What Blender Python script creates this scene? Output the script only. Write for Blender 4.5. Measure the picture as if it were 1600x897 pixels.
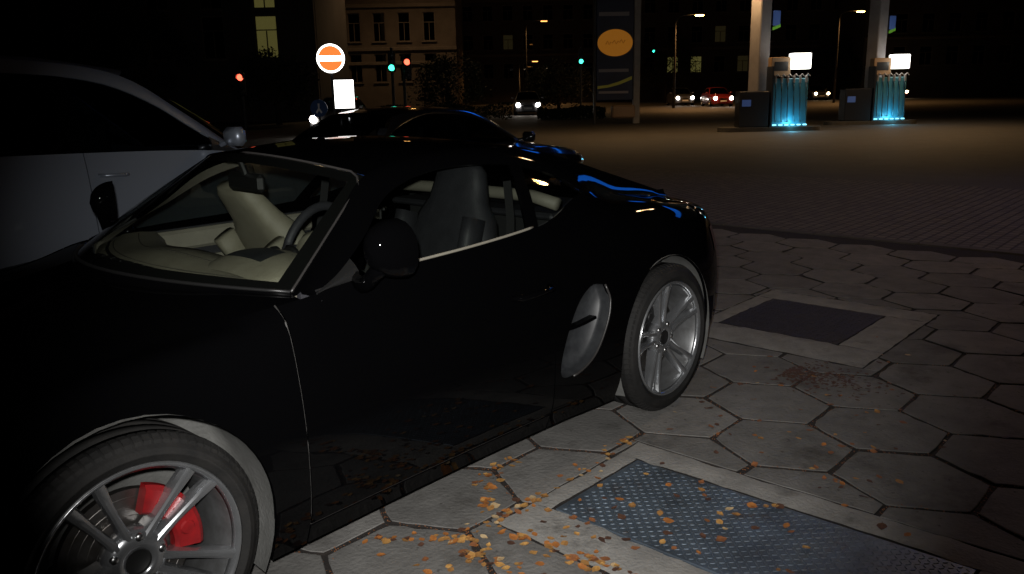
import bpy, bmesh, math, random
import numpy as np
from mathutils import Vector, Matrix, geometry

for o in list(bpy.data.objects):
    bpy.data.objects.remove(o, do_unlink=True)
scene = bpy.context.scene
COL = scene.collection
R = math.radians
random.seed(7)
rng = np.random.default_rng(11)

# ------------------------------------------------------------------ camera
# world frame = parked car: x runs rearward from the front axle, y to the car's
# right (the camera stands on the -y side), z up, metres.
CAM = np.array([-0.776, -2.847, 1.484])
YAW, PITCH, ROLL = R(42.03), R(-13.27), R(-1.106)
FPX = 1307.2
d_ = np.array([math.cos(PITCH) * math.cos(YAW), math.cos(PITCH) * math.sin(YAW), math.sin(PITCH)])
r_ = np.cross(d_, [0, 0, 1.0]); r_ /= np.linalg.norm(r_)
u_ = np.cross(r_, d_)
r2 = math.cos(ROLL) * r_ + math.sin(ROLL) * u_
u2 = -math.sin(ROLL) * r_ + math.cos(ROLL) * u_
cd = bpy.data.cameras.new('camera')
cam = bpy.data.objects.new('camera', cd); COL.objects.link(cam)
cam.matrix_world = Matrix(((r2[0], u2[0], -d_[0], CAM[0]), (r2[1], u2[1], -d_[1], CAM[1]),
                           (r2[2], u2[2], -d_[2], CAM[2]), (0, 0, 0, 1)))
cd.sensor_width = 36.0
cd.lens = FPX / 1600 * 36.0
cd.clip_start = 0.05; cd.clip_end = 3000
scene.camera = cam
fwd_h = np.array([math.cos(YAW), math.sin(YAW), 0.0])

def spot(px, py, dist):
    """world point on photo pixel (px, py), dist metres ahead of the camera."""
    v = d_ + (px - 800) / FPX * r2 - (py - 448.5) / FPX * u2
    return CAM + v * (dist / (v @ fwd_h))

def at(px, dist, z=0.0, py=140):
    p = spot(px, py, dist)
    return Vector((p[0], p[1], z))

def zat(py, dist, px=800):
    """height that appears on photo row py at that distance."""
    return float(spot(px, py, dist)[2])

# ------------------------------------------------------------------ night sky, moon, exposure
world = bpy.data.worlds.new('World'); scene.world = world; world.use_nodes = True
wn = world.node_tree.nodes; wl = world.node_tree.links
bg = wn['Background']
sky = wn.new('ShaderNodeTexSky'); sky.sky_type = 'NISHITA'; sky.sun_disc = False
sky.sun_elevation = R(-6); sky.sun_rotation = R(200)
wl.new(sky.outputs[0], bg.inputs[0]); bg.inputs[1].default_value = 0.004
sd = bpy.data.lights.new('moon', 'SUN'); sd.energy = 0.003; sd.angle = R(0.5); sd.color = (1, .93, .85)
sun = bpy.data.objects.new('moon', sd); COL.objects.link(sun)
sun.rotation_euler = (R(50), 0, R(200)); sun.location = (0, 0, 60)
# the photographer's flash, a hand's width above the lens
fl = bpy.data.lights.new('camera_flash', 'SPOT'); fl.energy = 520; fl.color = (1.0, .98, .95)
fl.spot_size = R(66); fl.spot_blend = .75; fl.shadow_soft_size = .018
flash = bpy.data.objects.new('camera_flash', fl); COL.objects.link(flash)
flash.matrix_world = cam.matrix_world.copy()
flash.location = Vector(CAM + .065 * u2 - .03 * r2)
vs = scene.view_settings
vs.view_transform = 'Standard'; vs.look = 'None'; vs.exposure = 0; vs.gamma = 1; vs.use_curve_mapping = False
scene.render.engine = 'CYCLES'
scene.cycles.max_bounces = 8; scene.cycles.transparent_max_bounces = 16
scene.cycles.sample_clamp_indirect = 4

# ------------------------------------------------------------------ materials
M = {}
def mat(name, col, rough=.6, metal=0., col2=None, nscale=8., ndet=4., bump=0., bscale=60., coat=0.,
        spec=.5, emit=None, estr=0., rnd=0., coord='Position'):
    m = bpy.data.materials.new(name); m.use_nodes = True
    nt = m.node_tree; N = nt.nodes; L = nt.links; b = N['Principled BSDF']
    b.inputs['Base Color'].default_value = (*col, 1)
    b.inputs['Roughness'].default_value = rough
    b.inputs['Metallic'].default_value = metal
    b.inputs['Specular IOR Level'].default_value = spec
    b.inputs['Coat Weight'].default_value = coat; b.inputs['Coat Roughness'].default_value = .03
    if coord == 'Position':
        vec = N.new('ShaderNodeNewGeometry').outputs['Position']
    else:
        vec = N.new('ShaderNodeTexCoord').outputs['Object']
    if col2 is not None:
        n = N.new('ShaderNodeTexNoise'); n.inputs['Scale'].default_value = nscale; n.inputs['Detail'].default_value = ndet
        n.inputs['Roughness'].default_value = .65
        L.new(vec, n.inputs['Vector'])
        rp = N.new('ShaderNodeMapRange'); rp.inputs[1].default_value = .32; rp.inputs[2].default_value = .68
        L.new(n.outputs[0], rp.inputs[0])
        mx = N.new('ShaderNodeMix'); mx.data_type = 'RGBA'
        mx.inputs[6].default_value = (*col, 1); mx.inputs[7].default_value = (*col2, 1)
        L.new(rp.outputs[0], mx.inputs[0]); out = mx.outputs[2]
        if rnd:
            oi = N.new('ShaderNodeObjectInfo'); mr = N.new('ShaderNodeMapRange')
            mr.inputs[3].default_value = 1 - rnd; mr.inputs[4].default_value = 1 + rnd
            L.new(oi.outputs['Random'], mr.inputs[0])
            hv = N.new('ShaderNodeHueSaturation'); L.new(mr.outputs[0], hv.inputs['Value']); L.new(out, hv.inputs['Color'])
            out = hv.outputs[0]
        L.new(out, b.inputs['Base Color'])
    if bump:
        n2 = N.new('ShaderNodeTexNoise'); n2.inputs['Scale'].default_value = bscale; n2.inputs['Detail'].default_value = 5
        L.new(vec, n2.inputs['Vector'])
        bp = N.new('ShaderNodeBump'); bp.inputs['Strength'].default_value = bump; bp.inputs['Distance'].default_value = .01
        L.new(n2.outputs[0], bp.inputs['Height']); L.new(bp.outputs[0], b.inputs['Normal'])
    if emit:
        b.inputs['Emission Color'].default_value = (*emit, 1); b.inputs['Emission Strength'].default_value = estr
    M[name] = m
    return m

def glass_mat(name, tint, refl=.06):
    m = bpy.data.materials.new(name); m.use_nodes = True
    nt = m.node_tree; N = nt.nodes; L = nt.links; N.remove(N['Principled BSDF'])
    t = N.new('ShaderNodeBsdfTransparent'); t.inputs[0].default_value = (*tint, 1)
    g = N.new('ShaderNodeBsdfGlossy'); g.inputs['Roughness'].default_value = .02; g.inputs[0].default_value = (.9, .9, .9, 1)
    lw = N.new('ShaderNodeLayerWeight'); lw.inputs[0].default_value = .5
    pw = N.new('ShaderNodeMath'); pw.operation = 'POWER'; pw.inputs[1].default_value = 4.5; L.new(lw.outputs['Facing'], pw.inputs[0])
    fr = N.new('ShaderNodeMath'); fr.operation = 'MULTIPLY_ADD'; fr.inputs[1].default_value = .8; fr.inputs[2].default_value = .065; L.new(pw.outputs[0], fr.inputs[0])
    mx = N.new('ShaderNodeMixShader')
    L.new(fr.outputs[0], mx.inputs[0]); L.new(t.outputs[0], mx.inputs[1]); L.new(g.outputs[0], mx.inputs[2])
    L.new(mx.outputs[0], N['Material Output'].inputs[0])
    m.use_transparent_shadow = True
    M[name] = m

def emis(name, col, s):
    mat(name, (.02, .02, .02), .5, emit=col, estr=s)

# sports car
mat('black_paint', (.0012, .0012, .0014), .3, coat=.45, spec=.0)
mat('black_trim', (.008, .008, .008), .45)
mat('seal', (.03, .028, .027), .35)
mat('jamb_grey', (.05, .048, .046), .6)
mat('frit', (.004, .004, .004), .7, spec=.1)
mat('stitch', (.05, .045, .035), .8)
mat('arch_plastic', (.12, .12, .115), .85, col2=(.075, .075, .07), nscale=9, bump=.3, bscale=90)
mat('tyre', (.010, .010, .010), .7, col2=(.018, .017, .016), nscale=12, bump=.15, bscale=150, coord='Object', spec=.2)
mat('alloy', (.46, .47, .49), .23, metal=.84, col2=(.36, .37, .38), nscale=14, coord='Object')
mat('alloy_barrel', (.24, .245, .25), .4, metal=.7, col2=(.15, .15, .15), nscale=20, coord='Object')
mat('disc_steel', (.30, .29, .28), .42, metal=1., col2=(.2, .18, .16), nscale=25, coord='Object')
mat('caliper_red', (.30, .010, .012), .4, col2=(.20, .008, .010), nscale=30, coat=.3)
mat('hub_black', (.006, .006, .006), .6)
mat('bolt', (.5, .5, .5), .3, metal=1.)
glass_mat('windscreen_glass', (.70, .73, .70))
glass_mat('side_glass', (.60, .63, .60))
glass_mat('dark_glass', (.16, .17, .18))
mat('beige_leather', (.215, .20, .15), .6, col2=(.18, .165, .12), nscale=14, bump=.25, bscale=220)
mat('beige_panel', (.24, .225, .18), .6, col2=(.20, .185, .15), nscale=10)
mat('headliner', (.26, .24, .19), .85, col2=(.22, .20, .16), nscale=40)
mat('charcoal_leather', (.026, .026, .031), .6, col2=(.018, .018, .022), nscale=16, bump=.2, bscale=200)
mat('carpet', (.015, .015, .016), .9)
mat('chrome', (.75, .75, .76), .12, metal=1.)
mat('intake_grey', (.030, .032, .034), .5, col2=(.015, .016, .018), nscale=25)
mat('tail_red', (.18, .008, .006), .15, coat=1.)
mat('lens', (.5, .5, .52), .08, metal=.4, coat=1.)
mat('mirror_glass', (.8, .8, .82), .03, metal=1.)
# other cars
mat('silver_paint', (.20, .225, .27), .35, metal=.5, coat=.8)
mat('black_paint_2', (.005, .005, .006), .15, coat=1.)
mat('grey_paint', (.10, .10, .11), .3, coat=.8)
mat('red_paint', (.12, .01, .01), .3, coat=.8)
emis('headlamp_white', (1., .93, .82), 40.)
emis('headlamp_warm', (1., .70, .38), 26.)
emis('tail_lit', (1., .06, .03), 3.)
# ground
mat('paver', (.168, .162, .152), .85, col2=(.105, .101, .095), nscale=5.5, ndet=8, bump=.45, bscale=55, rnd=.16)
mat('joint_dirt', (.018, .013, .010), .95, col2=(.008, .006, .005), nscale=30, bump=.5, bscale=80)
mat('frame_concrete', (.27, .26, .24), .85, col2=(.17, .165, .155), nscale=7, ndet=8, bump=.4, bscale=70)
mat('plate_steel', (.125, .16, .20), .5, metal=.5, col2=(.06, .075, .092), nscale=6, ndet=7, bump=.2, bscale=90)
mat('plate_iron', (.026, .023, .025), .7, metal=.3, col2=(.014, .012, .014), nscale=16, bump=.5, bscale=60)
mat('road_setts', (.10, .088, .07), .8, col2=(.06, .053, .044), nscale=3, bump=.4, bscale=30)
mat('asphalt', (.06, .055, .05), .8, col2=(.042, .039, .036), nscale=1.5, bump=.3, bscale=60)
mat('kerb', (.075, .07, .062), .85, col2=(.045, .042, .038), nscale=6)
for i, (a, b) in enumerate([((.40, .15, .03), (.22, .075, .016)), ((.36, .18, .05), (.20, .09, .022)), ((.48, .27, .08), (.28, .13, .03)),
                            ((.26, .095, .03), (.15, .055, .02)), ((.48, .36, .20), (.36, .24, .12)), ((.09, .035, .018), (.045, .02, .011))]):
    mat('leaf_%d' % i, a, .75, col2=b, nscale=60)
def stain(name, dark, sc, lo, hi):
    m = M[name]; N = m.node_tree.nodes; L = m.node_tree.links; b = N['Principled BSDF']; src = b.inputs['Base Color'].links[0].from_socket
    g = N.new('ShaderNodeNewGeometry'); n = N.new('ShaderNodeTexNoise'); n.inputs['Scale'].default_value = sc; n.inputs['Detail'].default_value = 9; n.inputs['Roughness'].default_value = .7
    L.new(g.outputs['Position'], n.inputs['Vector']); mr = N.new('ShaderNodeMapRange'); mr.inputs[1].default_value = lo; mr.inputs[2].default_value = hi; L.new(n.outputs[0], mr.inputs[0])
    mx = N.new('ShaderNodeMix'); mx.data_type = 'RGBA'; mx.inputs[7].default_value = (*dark, 1); L.new(mr.outputs[0], mx.inputs[0]); L.new(src, mx.inputs[6]); L.new(mx.outputs[2], b.inputs['Base Color'])
stain('paver', (.045, .040, .034), 2.3, .54, .72)
stain('paver', (.03, .026, .022), 26., .60, .70)
stain('frame_concrete', (.07, .064, .056), 5., .55, .75)
stain('plate_steel', (.06, .035, .02), 7., .58, .74)
# street
mat('stucco', (.17, .13, .10), .9, col2=(.12, .09, .07), nscale=.6, bump=.2, bscale=8)
mat('stucco_dark', (.10, .085, .075), .9, col2=(.075, .062, .055), nscale=.5)
mat('stone_trim', (.20, .155, .12), .9, col2=(.15, .115, .09), nscale=1.2)
mat('window_frame', (.16, .12, .09), .6)
glass_mat('pane_dark', (.02, .02, .022))
mat('room_dark', (.012, .010, .009), .9)
emis('room_lit', (.62, .50, .16), .30)
emis('room_lit_dim', (.6, .42, .18), .05)
mat('post_metal', (.07, .07, .07), .55, metal=.4, col2=(.05, .05, .05), nscale=10)
mat('post_pale', (.34, .32, .30), .6, col2=(.26, .245, .23), nscale=4)
mat('column_grey', (.30, .29, .31), .7, col2=(.23, .22, .24), nscale=2)
emis('sign_white_glow', (1., .97, .93), 5.5)  # unlit sign: flash returned by its reflective face, put in as emission
emis('sign_red_glow', (1., .19, .035), 1.35)  # same returned flash, put into the red field as emission
emis('poster_white', (1., .98, .94), 4.5)
mat('sign_blue', (.02, .07, .22), .4)
mat('white_paint', (.75, .75, .75), .5)
emis('green_lamp', (.05, 1., .62), 4.5)
emis('red_lamp', (1., .10, .05), 4.0)
mat('lamp_off', (.02, .02, .02), .4)
mat('pylon_blue', (.018, .028, .075), .4, col2=(.014, .02, .055), nscale=2)
mat('oval_orange', (.02, .02, .02), .5, emit=(1., .36, .03), estr=.17)
mat('oval_dark', (.03, .02, .01), .5, emit=(1., .30, .03), estr=.075)
mat('swoosh', (.32, .30, .05), .5, emit=(.8, .7, .08), estr=.02)
mat('pale_band', (.30, .28, .30), .5)
emis('sodium', (1., .48, .12), 30.)
emis('downlight', (1., .72, .42), 8.)
emis('sodium_far', (1., .42, .10), 3.0)
emis('canopy_blue', (.012, .19, 1.), 3.0)
mat('canopy_panel', (.30, .30, .32), .6)
mat('pump_dark', (.012, .014, .02), .4, coat=.4)
mat('pump_teal', (.05, .20, .27), .45, coat=.3)
mat('pump_brown', (.30, .20, .12), .6)
emis('pump_light', (1., .97, .86), 4.5)
emis('pump_cyan', (.25, .78, 1.), 2.2)
mat('hose', (.03, .07, .09), .5)
mat('nozzle', (.28, .26, .26), .4, metal=.3)
mat('flag_blue', (.06, .12, .34), .5, emit=(.10, .2, .6), estr=.10)
mat('flag_green', (.14, .40, .05), .5, emit=(.25, .7, .06), estr=.12)
mat('bark', (.05, .035, .025), .9, col2=(.03, .022, .016), nscale=6)
mat('foliage', (.02, .026, .010), .8, col2=(.012, .016, .006), nscale=1.5)
mat('hedge', (.03, .04, .014), .8, col2=(.018, .024, .009), nscale=1.5)

# ------------------------------------------------------------------ object helpers
def empty(name, loc=(0, 0, 0), rz=0.):
    o = bpy.data.objects.new(name, None); o.empty_display_size = .2; COL.objects.link(o)
    o.location = loc; o.rotation_euler = (0, 0, rz)
    return o

def tag(o, label=None, cat=None, group=None, kind=None):
    if label: o['label'] = label
    if cat: o['category'] = cat
    if group: o['group'] = group
    if kind: o['kind'] = kind
    return o

def mesh(name, V, F, m, parent=None, smooth=False, flange=0., label=None):
    me = bpy.data.meshes.new(name)
    me.from_pydata([tuple(map(float, v)) for v in V], [], [tuple(int(i) for i in f) for f in F])
    me.materials.append(M[m] if isinstance(m, str) else m)
    me.update()
    if flange:
        bm = bmesh.new(); bm.from_mesh(me); bm.normal_update()
        for f in bm.faces: f.smooth = True
        be = [e for e in bm.edges if e.is_boundary]
        top, bot = {}, {}
        for e in be:
            for v in e.verts:
                if v not in top:
                    top[v] = v.co.copy(); bot[v] = v.co - v.normal * flange
        tv = {v: (bm.verts.new(top[v]), bm.verts.new(bot[v])) for v in top}
        for e in be:
            a, b = e.verts; lp = e.link_loops[0]
            if lp.vert is not a: a, b = b, a
            bm.faces.new((tv[b][0], tv[a][0], tv[a][1], tv[b][1]))
        bm.to_mesh(me); bm.free()
    elif smooth:
        for p in me.polygons: p.use_smooth = True
    o = bpy.data.objects.new(name, me); COL.objects.link(o)
    if parent is not None: o.parent = parent
    if label: o['label'] = label
    return o

class MB:
    """collects simple shapes; build() links them as one mesh."""
    def __init__(s): s.V = []; s.F = []
    def add(s, V, F):
        n = len(s.V); s.V += [tuple(v) for v in V]; s.F += [tuple(i + n for i in f) for f in F]; return s
    def box(s, c, d, rz=0., bev=0.):
        hx, hy, hz = d[0] / 2, d[1] / 2, d[2] / 2
        ca, sa = math.cos(rz), math.sin(rz)
        if bev <= 0:
            P = [(x, y, z) for z in (-hz, hz) for x, y in ((-hx, -hy), (hx, -hy), (hx, hy), (-hx, hy))]
            Fc = [(3, 2, 1, 0), (4, 5, 6, 7), (0, 1, 5, 4), (1, 2, 6, 5), (2, 3, 7, 6), (3, 0, 4, 7)]
        else:
            P = []; b = bev
            rings = [(-hz, b), (-hz + b, 0), (hz - b, 0), (hz, b)]
            for z, i in rings:
                P += [(-hx + b, -hy + i, z), (hx - b, -hy + i, z), (hx - i, -hy + b, z), (hx - i, hy - b, z),
                      (hx - b, hy - i, z), (-hx + b, hy - i, z), (-hx + i, hy - b, z), (-hx + i, -hy + b, z)]
            Fc = [tuple(range(7, -1, -1)), tuple(range(24, 32))]
            for k in range(3):
                for j in range(8):
                    Fc.append((k * 8 + j, k * 8 + (j + 1) % 8, k * 8 + 8 + (j + 1) % 8, k * 8 + 8 + j))
        return s.add([(c[0] + x * ca - y * sa, c[1] + x * sa + y * ca, c[2] + z) for x, y, z in P], Fc)
    def tube(s, pts, r, n=8, cap=True):
        pts = [Vector(p) for p in pts]; rs = r if hasattr(r, '__len__') else [r] * len(pts)
        V = []; up = Vector((0, 0, 1))
        for i, p in enumerate(pts):
            t = (pts[min(i + 1, len(pts) - 1)] - pts[max(i - 1, 0)]).normalized()
            a = t.cross(up)
            if a.length < .05: a = t.cross(Vector((0, 1, 0)))
            a.normalize(); b = a.cross(t)
            for k in range(n):
                w = 2 * math.pi * k / n
                V.append(p + (a * math.cos(w) + b * math.sin(w)) * rs[i])
        F = [(i * n + k, i * n + (k + 1) % n, (i + 1) * n + (k + 1) % n, (i + 1) * n + k) for i in range(len(pts) - 1) for k in range(n)]
        if cap: F += [tuple(range(n - 1, -1, -1)), tuple(range((len(pts) - 1) * n, len(pts) * n))]
        return s.add(V, F)
    def lathe(s, prof, c=(0, 0, 0), n=48, axis='y', a0=0., a1=2 * math.pi, closed=True):
        """prof: list of (axial, radius)."""
        full = abs(a1 - a0 - 2 * math.pi) < 1e-6
        k = n if full else n + 1
        V = []
        for i in range(k):
            w = a0 + (a1 - a0) * i / n
            for (h, r) in prof:
                if axis == 'y': V.append((c[0] + r * math.cos(w), c[1] + h, c[2] + r * math.sin(w)))
                elif axis == 'z': V.append((c[0] + r * math.cos(w), c[1] + r * math.sin(w), c[2] + h))
                else: V.append((c[0] + h, c[1] + r * math.cos(w), c[2] + r * math.sin(w)))
        m = len(prof); F = []
        for i in range(n):
            j = (i + 1) % k
            for q in range(m - 1 if not closed else m):
                q2 = (q + 1) % m
                F.append((i * m + q, i * m + q2, j * m + q2, j * m + q))
        if not full and closed: F += [tuple(range(m)), tuple(range((k - 1) * m + m - 1, (k - 1) * m - 1, -1))]
        return s.add(V, F)
    def prism(s, poly, o, ax, ay, az, depth):
        """poly in (ax, ay) plane at o, extruded along az."""
        o, ax, ay, az = map(Vector, (o, ax, ay, az)); n = len(poly)
        A = [o + ax * p[0] + ay * p[1] for p in poly]; B = [a + az * depth for a in A]
        F = [tuple(range(n - 1, -1, -1)), tuple(range(n, 2 * n))] + [(i, (i + 1) % n, n + (i + 1) % n, n + i) for i in range(n)]
        return s.add(A + B, F)
    def build(s, name, m, parent=None, smooth=False, label=None, sharp=None):
        o = mesh(name, s.V, s.F, m, parent, smooth, label=label)
        bm = bmesh.new(); bm.from_mesh(o.data); bmesh.ops.recalc_face_normals(bm, faces=bm.faces); bm.to_mesh(o.data); bm.free()
        if sharp: o.data.set_sharp_from_angle(angle=R(sharp))
        return o

def copy_tree(o, parent=None):
    c = o.copy(); COL.objects.link(c); c.parent = parent
    for ch in [x for x in bpy.data.objects if x.parent == o]:
        copy_tree(ch, c)
    return c

def pchip(xs, ys, x):
    xs = np.asarray(xs, float); ys = np.asarray(ys, float); x = np.clip(np.asarray(x, float), xs[0], xs[-1])
    h = np.diff(xs); dl = np.diff(ys) / h
    d = np.zeros_like(ys)
    for i in range(1, len(xs) - 1):
        if dl[i - 1] * dl[i] > 0:
            w1 = 2 * h[i] + h[i - 1]; w2 = h[i] + 2 * h[i - 1]
            d[i] = (w1 + w2) / (w1 / dl[i - 1] + w2 / dl[i])
    d[0] = dl[0]; d[-1] = dl[-1]
    i = np.clip(np.searchsorted(xs, x, side='right') - 1, 0, len(xs) - 2)
    t = (x - xs[i]) / h[i]
    return ((1 + 2 * t) * (1 - t) ** 2 * ys[i] + t * (1 - t) ** 2 * h[i] * d[i] + t * t * (3 - 2 * t) * ys[i + 1] + t * t * (t - 1) * h[i] * d[i + 1])

def catmull(P, n):
    """smooth curve through points P, n samples even in arc length."""
    P = np.asarray(P, float)
    t = np.concatenate([[0], np.cumsum(np.linalg.norm(np.diff(P, axis=0), axis=1) ** .5 + 1e-9)])
    k = len(P); m = np.zeros_like(P)
    for i in range(k):
        a = max(i - 1, 0); b = min(i + 1, k - 1)
        m[i] = (P[b] - P[a]) / (t[b] - t[a])
    tt = np.linspace(0, t[-1], max(8 * k, 3 * n))
    i = np.clip(np.searchsorted(t, tt, side='right') - 1, 0, k - 2); h = (t[i + 1] - t[i])[:, None]; s = ((tt - t[i]) / (t[i + 1] - t[i]))[:, None]
    C = (1 + 2 * s) * (1 - s) ** 2 * P[i] + s * (1 - s) ** 2 * h * m[i] + s * s * (3 - 2 * s) * P[i + 1] + s * s * (s - 1) * h * m[i + 1]
    return resample(C, n)

def resample(C, n):
    L = np.concatenate([[0], np.cumsum(np.linalg.norm(np.diff(C, axis=0), axis=1))])
    q = np.linspace(0, L[-1], n)
    return np.stack([np.interp(q, L, C[:, j]) for j in range(C.shape[1])], -1)

def gridfaces(nu, nv, flip=False):
    F = []
    for i in range(nu - 1):
        for j in range(nv - 1):
            f = (i * nv + j, (i + 1) * nv + j, (i + 1) * nv + j + 1, i * nv + j + 1)
            F.append(f[::-1] if flip else f)
    return F

def grid(name, G, m, parent, flip=False, flange=0., smooth=True, label=None):
    G = np.asarray(G); nu, nv = G.shape[:2]
    return mesh(name, G.reshape(-1, 3), gridfaces(nu, nv, flip), m, parent, smooth, flange, label)

# ------------------------------------------------------------------ car bodies
class Body:
    def __init__(s, **k): s.__dict__.update(k)
    def val(s, key, x): return float(pchip(s.XS, getattr(s, key), x))
    def sect(s, x, n=60):
        W, By, Bz, zb = (s.val(k, x) for k in ('W', 'By', 'Bz', 'zb'))
        f4y, f4z = float(pchip(s.fx, s.fy, x)), float(pchip(s.fx, s.fz, x))
        zm = s.zmid
        z3 = min(zm + .18, Bz - .06)
        z2 = min(zm, z3 - .1)
        P = [(W - .05, zb), (W - .010, zb + .12), (W, z2), (W - .018, z3), (By + (W - .018 - By) * f4y, z3 + (Bz - z3) * f4z), (By, Bz)]
        return catmull(P, n)
    def ysurf(s, x, z):
        c = s.sect(x); k = int(np.argmax(c[:, 1])) + 1
        return float(np.interp(z, c[:k, 1], c[:k, 0]))
    def arch(s, x):
        for xc, zc, r in s.axles:
            if abs(x - xc) < r - 1e-6: return zc + math.sqrt(r * r - (x - xc) ** 2)
        return -1
    def piece(s, x0, x1, zlo=-1, zhi=9, nc=14, nr=18, sgn=-1):
        mid = (x0 + x1) / 2; ina = s.arch(mid) > 0
        if ina:
            xc, zc, r = [a for a in s.axles if abs(mid - a[0]) < a[2]][0]
            a0 = math.acos(np.clip((x0 - xc) / r, -1, 1)); a1 = math.acos(np.clip((x1 - xc) / r, -1, 1))
            xs = [xc + r * math.cos(a) for a in np.linspace(a0, a1, nc)]
        else: xs = np.linspace(x0, x1, nc)
        G = []
        for x in xs:
            c = s.sect(x); lo = zlo
            if ina:
                xx = np.clip(x, xc - r, xc + r); lo = max(lo, zc + math.sqrt(max(0, r * r - (xx - xc) ** 2)))
            k = int(np.argmax(c[:, 1])); L = np.arange(len(c), dtype=float)
            def clipat(zv):
                if zv <= c[0, 1]: return 0.
                if zv >= c[k, 1]: return len(c) - 1.
                return float(np.interp(zv, c[:k + 1, 1], L[:k + 1]))
            q = np.linspace(clipat(lo), clipat(zhi), 50)
            cc = resample(np.stack([np.interp(q, L, c[:, 0]), np.interp(q, L, c[:, 1])], -1), nr)
            G.append([(x, sgn * a, b) for a, b in cc])
        return np.array(G)
    def panel(s, name, pieces, m, parent, sgn=-1, flange=.012, label=None):
        V = []; F = []
        for pc in pieces:
            G = s.piece(*pc[:4], nc=pc[4], nr=pc[5], sgn=sgn) if isinstance(pc, tuple) else pc
            n = len(V); nu, nv = G.shape[:2]
            V += list(G.reshape(-1, 3)); F += [tuple(i + n for i in f) for f in gridfaces(nu, nv, flip=(sgn > 0))]
        return mesh(name, V, F, m, parent, flange=flange, label=label)
    def top(s, E, C, nu=25, pw=2.0, lo=-1., hi=1.):
        """surface across the car between edge curve E (half-width) and centre curve C."""
        us = np.linspace(lo, hi, nu); G = []
        for e, c in zip(E, C):
            G.append([(c[0] + (e[0] - c[0]) * u * u, u * e[1], c[2] + (e[2] - c[2]) * abs(u) ** pw) for u in us])
        return np.array(G)

def both(sgn, P): return [(p[0], sgn * p[1], p[2]) for p in P]

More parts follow.
